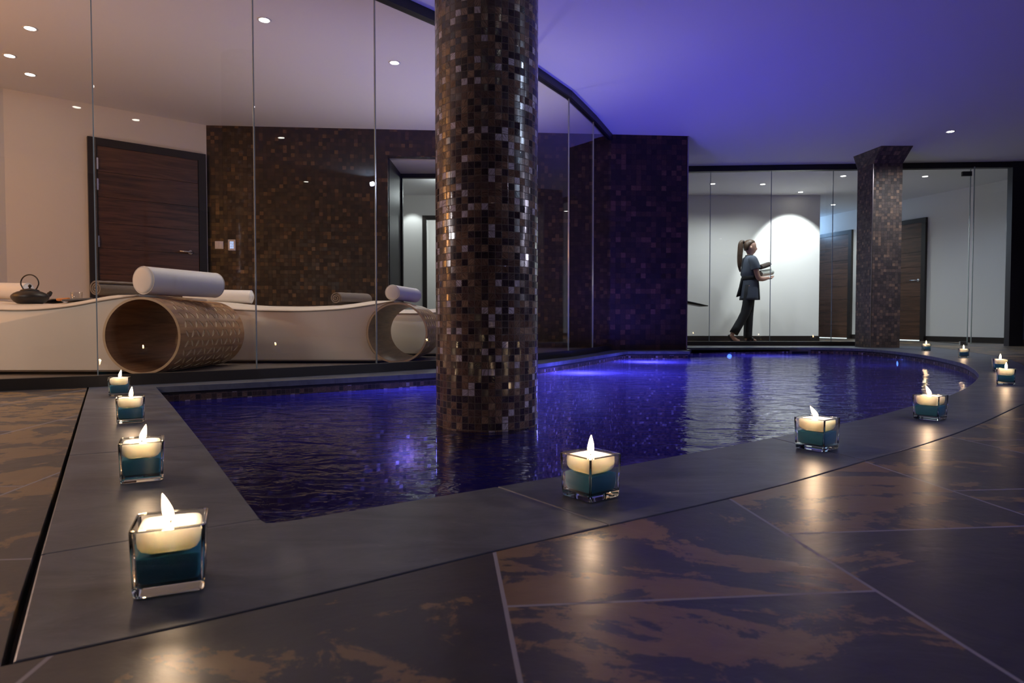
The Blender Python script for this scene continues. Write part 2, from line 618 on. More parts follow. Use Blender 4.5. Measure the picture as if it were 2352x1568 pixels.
def water():
    m = NT('pool_water')
    pos = m.pos()
    n1 = m.noise(m.vec('MULTIPLY', pos, (1.0, 1.6, 1.0)), 6.0, 3, 0.5, 0.8)
    n2 = m.noise(m.vec('MULTIPLY', pos, (1.0, 1.3, 1.0)), 24.0, 3, 0.6, 0.4)
    h = m.math('ADD', m.math('MULTIPLY', n1, 1.0), m.math('MULTIPLY', n2, 0.14))
    b = m.bump(h, 0.45, 0.02)
    fr = m.n('ShaderNodeFresnel')
    fr.inputs['IOR'].default_value = 1.33
    m.set(fr.inputs['Normal'], b)
    gl = m.n('ShaderNodeBsdfGlossy')
    gl.inputs['Roughness'].default_value = 0.07
    m.set(gl.inputs['Normal'], b)
    tr = m.n('ShaderNodeBsdfTransparent')
    tr.inputs[0].default_value = (0.55, 0.60, 0.95, 1)
    tl = m.n('ShaderNodeBsdfTranslucent')
    tl.inputs[0].default_value = (0.22, 0.22, 1.0, 1)
    m1 = m.n('ShaderNodeMixShader')
    m1.inputs[0].default_value = 0.48
    m.set(m1.inputs[1], tr.outputs[0])
    m.set(m1.inputs[2], tl.outputs[0])
    mx = m.n('ShaderNodeMixShader')
    m.set(mx.inputs[0], fr.outputs[0])
    m.set(mx.inputs[1], m1.outputs[0])
    m.set(mx.inputs[2], gl.outputs[0])
    m.t.links.new(mx.outputs[0], m.out.inputs[0])
    return m.m


M['water'] = water()


def sand():
    m = NT('blue_sand')
    o = m.obj()
    n1 = m.noise(o, 900, 3, 0.6)
    m.princ(m.mix(n1, (0.02, 0.30, 0.46), (0.08, 0.62, 0.88)), 0.8, m.bump(n1, 0.7, 0.001))
    return m.m


M['sand'] = sand()


def wax():
    m = NT('ivory_wax')
    m.princ((0.97, 0.90, 0.80), 0.4, None, Subsurface_Weight=1.0, Subsurface_Scale=0.045, Subsurface_Radius=(1.0, 0.95, 0.85))
    return m.m


M['wax'] = wax()

# ------------------------------------------------------------------ plan of the place
GL = [(-4.30, 1.95), (-3.60, 2.32), (-2.72, 2.83), (-2.05, 3.23), (-1.44, 3.68), (-0.863, 4.16), (-0.36, 4.70), (0.10, 5.32), (0.52, 6.02), (0.83, 6.72), (1.11, 7.42)]
GL = [Vector(p) for p in GL]


def mosY(x):
    return 7.30 + 0.077 * x


MW0 = Vector((-3.27, mosY(-3.27)))
BLOCK_R = 1.99

# pool inner edge, counter clockwise seen from above is not needed; start back left
v2 = lambda p: Vector((p.x, p.y))
left_back = v2(P(358, 888))
inner_back = [left_back, v2(P(1003, 856)), v2(P(1235, 836)), v2(P(1424, 809))]
inner_back = [Vector((p[0], p[1])) for p in bezier([(p.x, p.y, 0) for p in inner_back], 5)]
cornerB = [v2(P(1441, 806.5)), v2(P(1585, 806.5))]
inner_bk2 = [Vector((2.02, 8.12)), Vector((3.7, 8.20))]
inner_right_pts = [(3.7, 8.20), (4.08, 8.05), (4.22, 7.62), (4.10, 6.76), (3.88, 6.0), (3.52, 5.12), (3.22, 4.57), (3.0, 4.21), (2.72, 3.80), (2.27, 3.24), (1.85, 2.78)]
inner_front_px = [(2094, 932), (2011, 955), (1932, 973), (1800, 999.5), (1700, 1019), (1560, 1045), (1430, 1069), (1260, 1097), (1100, 1124), (900, 1157), (660, 1196)]
inner_fr = [v2(P(*p)) for p in inner_front_px]
inner_right = [Vector((p.x, p.y)) for p in bezier([(p[0], p[1], 0) for p in inner_right_pts] + [(p.x, p.y, 0) for p in inner_fr], 4)]
corner_front = [v2(P(630, 1199.5)), v2(P(612, 1200)), v2(P(598, 1190))]
POOL = inner_back + cornerB + inner_bk2 + inner_right[1:] + corner_front     # clockwise from above

outer_left = [v2(P(201, 887)), v2(P(133, 1100)), v2(P(30, 1413)), v2(P(0, 1531))]
outer_front_px = [(268, 1473), (600, 1398), (850, 1338), (1100, 1276), (1404, 1207), (1677, 1145), (1847, 1101), (1993, 1058), (2140, 1016), (2257, 972), (2352, 928)]
of = [v2(P(*p)) for p in outer_front_px]
of_r = [Vector(p) for p in [(2.66, 3.15), (3.55, 4.45), (4.38, 5.8), (4.95, 7.1), (5.25, 8.0), (5.3, 8.62)]]
outer_front = [Vector((p.x, p.y)) for p in bezier([(p.x, p.y, 0) for p in [outer_left[-1]] + of + of_r], 4)]


# ---- pool basin
bm = bmesh.new()
uvl = bm.loops.layers.uv.new('uv')
PO = offset(POOL, 0.02, True)
acc = 0
ZB = -1.15
for i in range(len(PO)):
    a, b = PO[i], PO[(i + 1) % len(PO)]
    L = (b - a).length
    vs = [bm.verts.new((a.x, a.y, ZB)), bm.verts.new((b.x, b.y, ZB)), bm.verts.new((b.x, b.y, -0.025)), bm.verts.new((a.x, a.y, -0.025))]
    f = bm.faces.new(vs)
    for l, t in zip(f.loops, [(acc, ZB), (acc + L, ZB), (acc + L, -0.025), (acc, -0.025)]):
        l[uvl].uv = t
    acc += L
me = bpy.data.meshes.new('wall_pool')
bm.to_mesh(me)
bm.free()
struct(link('wall_pool', me, M['poolmosaic']))


def flat(name, poly, z, mat, uv=True):
    bm = bmesh.new()
    uvl = bm.loops.layers.uv.new('uv')
    pts = [Vector((p[0], p[1], 0)) for p in poly]
    vs = [bm.verts.new((p.x, p.y, z)) for p in pts]
    for t in tessellate_polygon([pts]):
        f = bm.faces.new([vs[i] for i in t])
        f.normal_update()
        if f.normal.z < 0:
            f.normal_flip()
        for l in f.loops:
            l[uvl].uv = (l.vert.co.x, l.vert.co.y)
    me = bpy.data.meshes.new(name)
    bm.to_mesh(me)
    bm.free()
    return link(name, me, mat)


struct(flat('floor_pool', PO, ZB, M['poolfloor']))
tag(flat('pool_water', offset(POOL, 0.018, True), ZW, M['water']), 'rippled deep blue water glowing in the curved pool', 'water', kind='stuff')

# sunken bench in the near left corner of the pool
Lw = (left_back - v2(P(598, 1190))).normalized()
c0 = v2(P(598, 1190))
bench_poly = [c0 + Lw * 0.42, c0] + list(reversed(inner_right))[0:14]
far_pt = inner_right[-14]
bench_poly += [far_pt + Vector((-0.12, 0.36)), c0 + Lw * 0.42 + Vector((0.55, 0.35))]
bm = bmesh.new()
bp = [Vector((p[0], p[1])) for p in bench_poly]
bpc = sum(bp, Vector((0, 0))) / len(bp)
prism(bm, [(p.x, p.y) for p in bp], ZB + 0.002, -0.20)
uvl = bm.loops.layers.uv.new('uv')
for f in bm.faces:
    for l in f.loops:
        l[uvl].uv = (l.vert.co.x, l.vert.co.y + l.vert.co.z)
struct(build('trim_1', bm, M['poolfloor']), 'sunken mosaic bench under the water in the near corner', 'bench')

# ---- floor with the hole for pool and coping
room = [(-6.2, -3.2), (8.2, -3.2), (8.2, 16.2), (-6.2, 16.2)]
hole = list(outer_left) + outer_front[1:] + [Vector((5.3, 8.66)), Vector((2.2, 8.80)), Vector((2.05, 7.6)), Vector((1.15, 7.62)), Vector((0.3, 6.1)), Vector((-0.5, 4.95)), Vector((-2.05, 3.45))]
bm = bmesh.new()
prism(bm, room, -0.20, 0.0, [[(p.x, p.y) for p in hole]])
struct(build('floor', bm, M['floor']))

# ---- dark groove and grout bed below the coping
ring = [(p.x, p.y) for p in hole]
bm = bmesh.new()
prism(bm, [(p.x, p.y) for p in offset(hole, -0.0, True)], -0.045, -0.030, [[(p.x, p.y) for p in offset(POOL, 0.018, True)]])
struct(build('trim_2', bm, M['gap']), 'dark bedding below the pool coping', 'trim')

T = 0.03


def shrink_slab(poly, gout=0.0):
    return poly


def coping(pts_in, pts_out, n=[3]):
    """slab between an inner and an outer edge; ends pulled in for the joints"""
    g = 0.0016
    a, b = [Vector(p) for p in pts_in], [Vector(p) for p in pts_out]
    ti = (a[1] - a[0]).normalized()
    to = (b[1] - b[0]).normalized()
    a[0] = a[0] + ti * g
    b[0] = b[0] + to * g
    ti = (a[-2] - a[-1]).normalized()
    to = (b[-2] - b[-1]).normalized()
    a[-1] = a[-1] + ti * g
    b[-1] = b[-1] + to * g
    poly = a + b[::-1]
    bm = bmesh.new()
    prism(bm, [(p.x, p.y) for p in poly], -T, 0.0)
    bmesh.ops.recalc_face_normals(bm, faces=bm.faces[:])
    es = [e for e in bm.edges if all(abs(v.co.z) < 1e-6 for v in e.verts) and len(e.link_faces) == 2 and any(abs(f.normal.z) < 0.5 for f in e.link_faces)]
    bmesh.ops.bevel(bm, geom=es, offset=0.002, segments=2, affect='EDGES', profile=0.5)
    o = struct(build('trim_%d' % n[0], bm, M['coping']))
    n[0] += 1
    return o


def nearest(line, p):
    p = Vector(p)
    return min(range(len(line)), key=lambda i: (line[i] - p).length)


def onleft(y, inner):
    x = (242 + 0.803 * (y - 740)) if inner else (246 - 0.3115 * (y - 740))
    return v2(P(x, y))


gap = 0.007
ol_dir = (outer_left[1] - outer_left[0]).normalized()
shift = Vector((-ol_dir.y, ol_dir.x)) * gap         # into the coping
if shift.x < 0:
    shift = -shift
ofs = offset(outer_front, 0.005)                       # to the left of travel = towards the pool
ofs_ok = ofs
jl_in = [left_back, onleft(934, True), onleft(1021, True)]
jl_out = [outer_left[0], onleft(941, False), onleft(1046, False)]
J3i, J3o = v2(P(598, 1192)), onleft(1276, False)
pin = jl_in + [J3i]
pout = [p + shift for p in jl_out + [J3o]]
for i in range(3):
    coping([pin[i], pin[i + 1]], [pout[i], pout[i + 1]])
ja_i = nearest(inner_right, v2(P(1155, 1117)))
ja_o = nearest(ofs_ok, v2(P(1404, 1208)))
fi = list(reversed(inner_right))                      # from the near corner to the right
nfi = len(fi)
ja = nearest(fi, v2(P(1155, 1117)))
jb = nearest(fi, v2(P(1770, 1006)))
jbo = nearest(ofs_ok, v2(P(2010, 1053)))
jc = nearest(fi, Vector((2.27, 3.24)))
jco = nearest(ofs_ok, Vector((2.66, 3.15)))
jd = nearest(fi, Vector((3.52, 5.12)))
jdo = nearest(ofs_ok, Vector((4.0, 5.2)))
je = nearest(fi, Vector((4.22, 7.62)))
jeo = nearest(ofs_ok, Vector((5.1, 7.6)))
startout = [pout[3], outer_left[-1] + shift + Vector((0.0, 0.004))]
coping([J3i, corner_front[1], corner_front[0]] + fi[0:ja + 1], startout + ofs_ok[1:ja_o + 1])
coping(fi[ja:jb + 1], ofs_ok[ja_o:jbo + 1])
coping(fi[jb:jc + 1], ofs_ok[jbo:jco + 1])
coping(fi[jc:jd + 1], ofs_ok[jco:jdo + 1])
coping(fi[jd:je + 1], ofs_ok[jdo:jeo + 1])
coping(fi[je:] + [Vector((2.02, 8.12))], ofs_ok[jeo:] + [Vector((2.2, 8.80))])
coping([Vector((2.02, 8.12)), cornerB[1], cornerB[0], inner_back[-1]], [Vector((2.2, 8.80)), Vector((2.05, 7.46)), Vector((1.6, 7.43)), Vector((1.10, 7.40))])
gp = [Vector((-2.08, 3.27)), Vector((-1.44, 3.71)), Vector((-0.863, 4.20)), Vector((-0.36, 4.74)), Vector((0.10, 5.35)), Vector((0.52, 6.05)), Vector((0.83, 6.75)), Vector((1.11, 7.42))]
k1, k2 = 5, 9
coping(inner_back[0:k1 - 1], [outer_left[0] + shift, gp[0], gp[1] - Vector((0.25, 0.19))])
coping(inner_back[k1 - 2:k2 - 1], [gp[1] - Vector((0.25, 0.19)), gp[1], gp[2], gp[3]])
coping(inner_back[k2 - 2:], gp[3:])
# pale grout lines sit in the joints
bm = bmesh.new()
for a, b in [(pin[1], pout[1]), (pin[2], pout[2]), (pin[3], pout[3]), (fi[ja], ofs_ok[ja_o]), (fi[jb], ofs_ok[jbo]), (fi[jc], ofs_ok[jco]), (fi[jd], ofs_ok[jdo]), (fi[je], ofs_ok[jeo])]:
    d = b - a
    c = (a + b) / 2
    box(bm, (c.x, c.y, -0.0155), (d.length - 0.01, 0.0032, 0.029), math.atan2(d.y, d.x))
struct(build('trim_20', bm, M['grout']))

# ---- plinth below the curved glass, relaxation room floor
gout = offset(GL, -0.025)
gin = offset(GL, 0.03)
bm = bmesh.new()
prism(bm, [(p.x, p.y) for p in gout] + [(p.x, p.y) for p in reversed(gin)], 0.0, ZP)
struct(build('trim_21', bm, M['plinth']))
bm = bmesh.new()
rf = [(p.x, p.y) for p in gin] + [(0.9, mosY(0.9)), (-3.3, mosY(-3.3)), (-4.58, 5.92), (-5.3, 4.4), (-5.3, 1.6)]
prism(bm, rf, 0.0005, ZR)
struct(build('floor_relaxation', bm, M['roomfloor']))
bm = bmesh.new()
prism(bm, [(p.x, p.y) for p in offset(GL, -0.03)] + [(p.x, p.y) for p in reversed(offset(GL, 0.03))], ZC - 0.065, ZC)
struct(build('trim_22', bm, M['rail']))

# ---- curved glass partition: one window per pane
for i in range(len(GL) - 1):
    a, b = GL[i], GL[i + 1]
    d = (b - a)
    L = d.length
    c = (a + b) / 2
    rz = math.atan2(d.y, d.x)
    e = empty('window_%d' % (i + 1), (c.x, c.y, ZP), rz)
    struct(e)
    bm = bmesh.new()
    box(bm, (0, 0, (ZC - 0.065 - ZP) / 2), (L - 0.008, 0.010, ZC - 0.065 - ZP))
    build('window_pane', bm, M['glass'], e)
    bm = bmesh.new()
    box(bm, (L / 2 - 0.0015, 0, (ZC - 0.065 - ZP) / 2), (0.0055, 0.0125, ZC - 0.065 - ZP - 0.001))
    build('pane_edge', bm, M['edge'], e)

# ---- ceiling and outer walls
bm = bmesh.new()
prism(bm, room, ZC, ZC + 0.15)
struct(build('ceiling', bm, M['ceiling']))
for nm, a, b in [('wall_left', (-5.3, 1.6), (-5.3, 4.4)), ('wall_rear', (-6.1, -3.1), (8.1, -3.1)), ('wall_far', (8.1, 15.6), (-2.4, 15.6)),
                 ('wall_left_rear', (-6.1, 1.5), (-6.1, -3.1)), ('wall_left_return', (-5.3, 1.6), (-6.1, 1.55)),
                 ('wall_right', (8.1, -3.1), (8.1, 7.9))]:
    struct(wallquad(nm, a, b, 0.0, ZC, M['darkwall'] if nm in ('wall_rear', 'wall_right', 'wall_left_rear') else M['plaster'], -0.1 if nm in ('wall_rear', 'wall_right') else 0.1))
LWc = Vector((-4.58, 5.94))
struct(wallquad('wall_relaxation_left', (-5.3, 4.4), (LWc.x, LWc.y), 0.0, ZC, M['plaster'], 0.1))
struct(wallquad('wall_relaxation_door', (LWc.x, LWc.y), (MW0.x, MW0.y), 0.0, ZC, M['plaster'], 0.1))

# mosaic wall with opening, built as pieces
OX0, OX1, OZ = -1.36, -0.10, 2.13


def mw(name, x0, x1, z0, z1, mat=None, th=0.10, uvo=0.0):
    return struct(wallquad(name, (x0, mosY(x0)), (x1, mosY(x1)), z0, z1, mat or M['wallmosaic'], th, uvoff=uvo))


mw('wall_mosaic_left', -3.27, OX0, 0, ZC, uvo=0.0)
mw('wall_mosaic_above', OX0, OX1, OZ, ZC, uvo=1.91)
mw('wall_mosaic_right', OX1, 1.11, 0, ZC, uvo=3.15)
wb = struct(wallquad('wall_mosaic_block', (1.11, mosY(1.11)), (BLOCK_R, mosY(BLOCK_R)), 0, ZC, M['blockmosaic'], 0.8))
# edge bead on the block
bm = bmesh.new()
box(bm, (BLOCK_R + 0.002, mosY(BLOCK_R) - 0.004, ZC / 2), (0.012, 0.012, ZC - 0.002))
struct(build('trim_23', bm, M['steel']))

# opening lining: left reveal, white soffit, black frame at the far end
RY = mosY(-1.3) + 0.84
bm = bmesh.new()
box(bm, (OX0 - 0.045, (mosY(OX0) + 0.10 + RY) / 2, OZ / 2), (0.09, RY - mosY(OX0) - 0.10, OZ))
struct(build('trim_24', bm, M['rail']))
bm = bmesh.new()
box(bm, (OX1 + 0.05, (mosY(OX1) + 0.10 + RY) / 2, OZ / 2), (0.1, RY - mosY(OX1) - 0.10, OZ))
struct(build('trim_25', bm, M['plaster']))
bm = bmesh.new()
box(bm, ((OX0 + OX1) / 2, (mosY(-0.7) + 0.10 + RY) / 2 + 0.02, OZ + 0.05), (OX1 - OX0 + 0.2, RY - mosY(-0.7) - 0.12, 0.1))
struct(build('trim_26', bm, M['plaster']))
bm = bmesh.new()
box(bm, (OX0 - 0.02, RY + 0.03, OZ / 2), (0.08, 0.06, OZ))
box(bm, (OX1 + 0.02, RY + 0.03, OZ / 2), (0.08, 0.06, OZ))
box(bm, ((OX0 + OX1) / 2, RY + 0.03, OZ - 0.02), (OX1 - OX0, 0.06, 0.06))
struct(build('trim_27', bm, M['rail']))
struct(wallquad('wall_service_left', (-2.4, 8.3), (OX0 - 0.05, 8.3), 0, ZC, M['plaster'], 0.05))
struct(wallquad('wall_service_middle', (OX1 + 0.06, 8.25), (1.98, 8.25), 0, ZC, M['plaster'], 0.05))
struct(wallquad('wall_service_above', (OX0 - 0.05, 8.27), (OX1 + 0.06, 8.27), OZ + 0.1, ZC, M['plaster'], 0.05))

# ---- corridor behind
CW = 10.9
CWR = 5.115
struct(wallquad('wall_corridor', (-0.62, CW), (CWR, CW), 0, ZC, M['plaster'], 0.3))
struct(wallquad('wall_corridor_left', (-2.4, CW), (-1.48, CW), 0, ZC, M['plaster'], 0.3))
struct(wallquad('wall_corridor_over', (-1.48, CW), (-0.62, CW), 2.08, ZC, M['plaster'], 0.3))
struct(wallquad('wall_corridor_end', (-2.4, 8.3), (-2.4, CW), 0, ZC, M['plaster'], 0.1))
struct(wallquad('wall_corridor_deep', (CWR, CW + 0.3), (CWR, 15.6), 0, ZC, M['plaster'], 0.3))


def dwx(y):
    return 6.92 - 0.33 * (y - 10.92)


D1a, D1b = 12.37, 13.40     # doors along the oblique wall (near y, far y)
D2a, D2b = 10.92, 11.87


def dwall(nm, y0, y1, z0=0, z1=ZC):
    struct(wallquad(nm, (dwx(y1), y1), (dwx(y0), y0), z0, z1, M['plaster'], 0.1))


dwall('wall_doors', 8.72, 15.6)
struct(wallquad('baseboard_corridor', (-0.55, CW - 0.012), (CWR + 0.012, CW - 0.012), 0, 0.087, M['doorframe'], 0.012))
for k, (ya, yb) in enumerate([(8.75, D2a - 0.01), (D2b + 0.06, D1a - 0.01), (D1b + 0.06, 15.5)]):
    struct(wallquad('baseboard_doors_%d' % (k + 1), (dwx(yb) - 0.016, yb), (dwx(ya) - 0.016, ya), 0, 0.085, M['doorframe'], 0.012))

# corridor glazing: curb, head rail, panes, leaf, jamb
GA, GB = Vector((2.30, 8.92)), Vector((6.60, 8.66))


def gy(x):
    return GA.y + (x - GA.x) * (GB.y - GA.y) / (GB.x - GA.x)


def gbar(x0, x1, z0, z1, w, mat, name):
    a, b = Vector((x0, gy(x0))), Vector((x1, gy(x1)))
    d = b - a
    c = (a + b) / 2
    bm = bmesh.new()
    box(bm, (c.x, c.y, (z0 + z1) / 2), (d.length, w, z1 - z0), math.atan2(d.y, d.x))
    return struct(build(name, bm, mat))


gbar(2.0, 4.62, 0.0, ZP, 0.10, M['plinth'], 'trim_28')
gbar(2.0, 6.62, ZC - 0.075, ZC, 0.08, M['rail'], 'trim_29')


def pxx(px):        # x of the glazing line under an image column
    u = (px - 1176) / F
    k = (GB.y - GA.y) / (GB.x - GA.x)
    return u * (GA.y - k * GA.x) / (1 - u * k)


cols = [2.0, pxx(1629), pxx(1768), pxx(1909), pxx(2055), pxx(2222)]
nw = len(GL)
for i in range(len(cols) - 1):
    x0, x1 = cols[i], cols[i + 1]
    z0 = ZP if i < 4 else 0.004
    c = ((x0 + x1) / 2, gy((x0 + x1) / 2), z0)
    e = struct(empty('window_%d' % (nw + i), c, math.atan2(GB.y - GA.y, GB.x - GA.x)))
    bm = bmesh.new()
    hh = ZC - 0.075 - z0
    box(bm, (0, 0, hh / 2), (x1 - x0 - 0.008, 0.010, hh))
    build('window_pane', bm, M['glass'], e)
    bm = bmesh.new()
    box(bm, ((x1 - x0) / 2, 0, hh / 2), (0.007, 0.012, hh - 0.001))
    build('pane_edge', bm, M['edge'], e)
    if i == 4:
        bm = bmesh.new()
        box(bm, ((x1 - x0) / 2 - 0.05, 0, 0.03), (0.09, 0.03, 0.05))
        build('patch_fitting', bm, M['chrome'], e)
        bm = bmesh.new()
        box(bm, ((x1 - x0) / 2 - 0.05, 0, hh - 0.07), (0.12, 0.03, 0.06))
        build('patch_fitting', bm, M['black'], e)
# glass door leaf, slightly ajar towards the pool
hx = pxx(2308)
de = struct(empty('door_1', (hx, gy(hx), 0.0), math.radians(183.5)))
bm = bmesh.new()
Lw_ = hx - pxx(2226)
box(bm, (Lw_ / 2 + 0.01, 0, 1.19), (Lw_, 0.010, 2.33))
build('door_leaf', bm, M['glass'], de)
bm = bmesh.new()
box(bm, (Lw_ + 0.014, 0, 1.19), (0.008, 0.012, 2.33))
build('leaf_edge', bm, M['edge'], de)
jx0, jx1 = pxx(2312), pxx(2341)
gbar(jx0, jx1, 0, ZC, 0.10, M['rail'], 'trim_30')
struct(wallquad('wall_right_far', (jx1 + 0.005, gy(jx1)), (8.1, 7.9), 0, ZC, M['darkwall'], 0.08))
struct(wallquad('baseboard_right_far', (jx1 + 0.01, gy(jx1) - 0.015), (8.08, 7.885), 0, 0.085, M['doorframe'], 0.012))


# ---- wooden doors
def wooden_door(name, a, b, h, flip=False, handle_at=0.12, hinges=False, hside=1, slit=False, zb=0.0):
    """door in the wall plane between ground points a and b (outer frame), seen from the right hand side of a->b"""
    a, b = Vector(a), Vector(b)
    d = b - a
    L = d.length
    rz = math.atan2(d.y, d.x)
    e = struct(empty(name, (a.x, a.y, zb), rz))
    fw = 0.075
    bm = bmesh.new()
    box(bm, (fw / 2, -0.018, h / 2), (fw, 0.05, h))
    box(bm, (L - fw / 2, -0.018, h / 2), (fw, 0.05, h))
    box(bm, (L / 2, -0.018, h - fw / 2), (L - 2 * fw, 0.05, fw))
    build('door_frame', bm, M['doorframe'], e)
    bm = bmesh.new()
    lh = h - fw - 0.006
    g = 0.006
    n = 8
    for k in range(n):
        z0 = 0.012 + k * lh / n
        box(bm, (L / 2, -0.012, z0 + lh / n / 2), (L - 2 * fw - 0.008, 0.036, lh / n - g * (0.3 if k % 2 else 1)))
    leaf = build('door_leaf', bm, M['doorwood'], e)
    hx = L - fw - handle_at if hside > 0 else fw + handle_at
    hz = 1.02
    bm = bmesh.new()
    lathe(bm, [(0.026, 0), (0.026, 0.008), (0.012, 0.010)], 20)
    bmesh.ops.rotate(bm, verts=bm.verts[:], cent=(0, 0, 0), matrix=Matrix.Rotation(PI / 2, 3, 'X'))
    bmesh.ops.translate(bm, verts=bm.verts[:], vec=(hx, -0.03, hz))
    s = -1 if hside > 0 else 1
    tube(bm, [(hx, -0.03, hz), (hx, -0.075, hz), (hx + s * 0.012, -0.085, hz), (hx + s * 0.12, -0.085, hz + 0.002)], 0.009, 10)
    ho = build('door_handle', bm, M['chrome'], e, True)
    ho['label'] = 'chrome lever handle'
    if hinges:
        for z in (0.28, 1.02 + 0.05, 1.62, 1.82):
            bm = bmesh.new()
            box(bm, (fw + 0.002, -0.045, z), (0.014, 0.012, 0.11))
            box(bm, (fw + 0.002, -0.0515, z), (0.018, 0.004, 0.006))
            build('hinge', bm, M['chrome'], e)['label'] = 'chrome hinge'
    if slit:
        bm = bmesh.new()
        box(bm, (L / 2, -0.031, 0.008), (L - 2 * fw, 0.002, 0.012))
        build('lit_gap', bm, M['slit'], e)['label'] = 'light showing under the door'
    return e


dv = (MW0 - LWc).normalized()
dn = Vector((dv.y, -dv.x))
dA = MW0 - dv * 1.085
dB = MW0 - dv * 0.02 + dn * 0.0
wooden_door('door_2', (dA + dn * 0.006), (dB + dn * 0.006), 2.07, hinges=True, handle_at=0.085, zb=ZR)
wooden_door('door_3', (dwx(D1b) - 0.006, D1b), (dwx(D1a) - 0.006, D1a), 2.06, hside=-1, handle_at=0.09, slit=True)
wooden_door('door_4', (dwx(D2b) - 0.006, D2b), (dwx(D2a) - 0.006, D2a), 2.06, handle_at=0.05, slit=True)
# dark framed doorway at the far left end of the corridor
e = struct(empty('door_5', (-1.48, CW, 0)))
bm = bmesh.new()
box(bm, (0.03, -0.01, 1.04), (0.07, 0.06, 2.08))
box(bm, (0.83, -0.01, 1.04), (0.07, 0.06, 2.08))
box(bm, (0.43, -0.01, 2.045), (0.73, 0.06, 0.07))
build('door_frame', bm, M['doorframe'], e)
struct(wallquad('wall_side_room', (-2.2, 12.6), (0.4, 12.6), 0, ZC, M['plaster'], 0.1))
struct(wallquad('wall_side_room_left', (-1.6, CW + 0.3), (-1.6, 12.6), 0, ZC, M['plaster'], 0.1))
struct(wallquad('wall_side_room_right', (0.0, 12.6), (0.0, CW + 0.3), 0, ZC, M['plaster'], 0.1))

# ------------------------------------------------------------------ pillars
PC = Vector((-0.098, 2.56))
PR = 0.199
bm = bmesh.new()
uvl = bm.loops.layers.uv.new('uv')
N = 100
step = 2 * PI * PR / 50 / 0.0249
for i in range(N):
    a0, a1 = 2 * PI * i / N, 2 * PI * (i + 1) / N
    u0, u1 = i * 25 / 50 * 0.0249 * 2 / 2, (i + 1) * 25 / 50 * 0.0249 * 2 / 2
    f = bm.faces.new([bm.verts.new(v) for v in [(PR * math.cos(a0), PR * math.sin(a0), ZB - 0), (PR * math.cos(a1), PR * math.sin(a1), ZB - 0),
                                                (PR * math.cos(a1), PR * math.sin(a1), ZC), (PR * math.cos(a0), PR * math.sin(a0), ZC)]])
    for l, t in zip(f.loops, [(u0, ZB), (u1, ZB), (u1, ZC), (u0, ZC)]):
        l[uvl].uv = t
bmesh.ops.remove_doubles(bm, verts=bm.verts[:], dist=1e-5)
me = bpy.data.meshes.new('round_pillar')
bm.to_mesh(me)
bm.free()
rp = link('round_pillar', me, M['pillar'], smooth=True)
rp.location = (PC.x, PC.y, 0)
tag(rp, 'thick round pillar in glossy brown mosaic standing in the pool', 'pillar')

SX0, SX1, SY0, SY1 = 4.45, 4.81, 8.10, 8.47
bm = bmesh.new()
uvl = bm.loops.layers.uv.new('uv')
ZK = ZC - 0.15
low = [(SX0, SY0), (SX1, SY0), (SX1, SY1), (SX0, SY1)]
top = [(4.41, 7.86), (4.79, 7.86), (4.90, 8.5), (4.34, 8.37)]
rings = [[(x, y, 0.0) for x, y in low], [(x, y, ZK) for x, y in low], [(x, y, ZC) for x, y in top]]
per = [0, 0.36, 0.73, 1.09, 1.46]
vs = [[bm.verts.new(p) for p in r] for r in rings]
for k in range(2):
    for i in range(4):
        j = (i + 1) % 4
        f = bm.faces.new((vs[k][i], vs[k][j], vs[k + 1][j], vs[k + 1][i]))
        z0, z1 = rings[k][0][2], rings[k + 1][0][2]
        for l, t in zip(f.loops, [(per[i], z0), (per[i + 1], z0), (per[i + 1], z1), (per[i], z1)]):
            l[uvl].uv = t
me = bpy.data.meshes.new('square_pillar')
bm.to_mesh(me)
bm.free()
sq = link('square_pillar', me, M['sqmosaic'])
tag(sq, 'square brown mosaic pillar with flared top behind the far end of the pool', 'pillar')
bm = bmesh.new()
box(bm, (SX0 - 0.002, SY0 - 0.002, ZK / 2), (0.008, 0.008, ZK - 0.01))
build('corner_bead', bm, M['steel'], sq)['label'] = 'thin metal corner bead'


# ------------------------------------------------------------------ downlights
def downlight_mesh():
    e = empty('downlight', (0, 0, 0))
    bm = bmesh.new()
    lathe(bm, [(0.034, -0.0015), (0.040, -0.004), (0.046, -0.004), (0.048, 0.0), (0.036, 0.0), (0.034, -0.0015)], 28, cap=False)
    build('trim_ring', bm, M['switch'], e, True)
    bm = bmesh.new()
    lathe(bm, [(0.0345, -0.0022), (0.0345, 0.0)], 28)
    build('lamp_disc', bm, M['downlight'], e)
    return e


def mirror_pt(px, py, seg):
    """real lamp on the ceiling whose reflection in pane seg the photo shows at px,py"""
    v = P(px, py, ZC)
    a, b = seg
    d = (b - a).normalized()
    n = Vector((-d.y, d.x))
    q = Vector((v.x, v.y))
    r = q - 2 * n * (q - a).dot(n)
    return (r.x, r.y)


proto = downlight_mesh()
DL = []


def put_light(x, y, label, group, power=9, color=WARM, spot=100, blend=0.8, aim=None):
    e = proto if not DL else copy_tree(proto)
    DL.append(e)
    e.location = (x, y, ZC)
    tag(e, label, 'ceiling light', group)
    if power:
        light('SPOT', (x, y, ZC - 0.012), power, color, 0.03, spot, blend, aim=aim or (x, y, 0))


def pl(px, py, label, group, **kw):
    p = P(px, py, ZC)
    put_light(p.x, p.y, label, group, **kw)


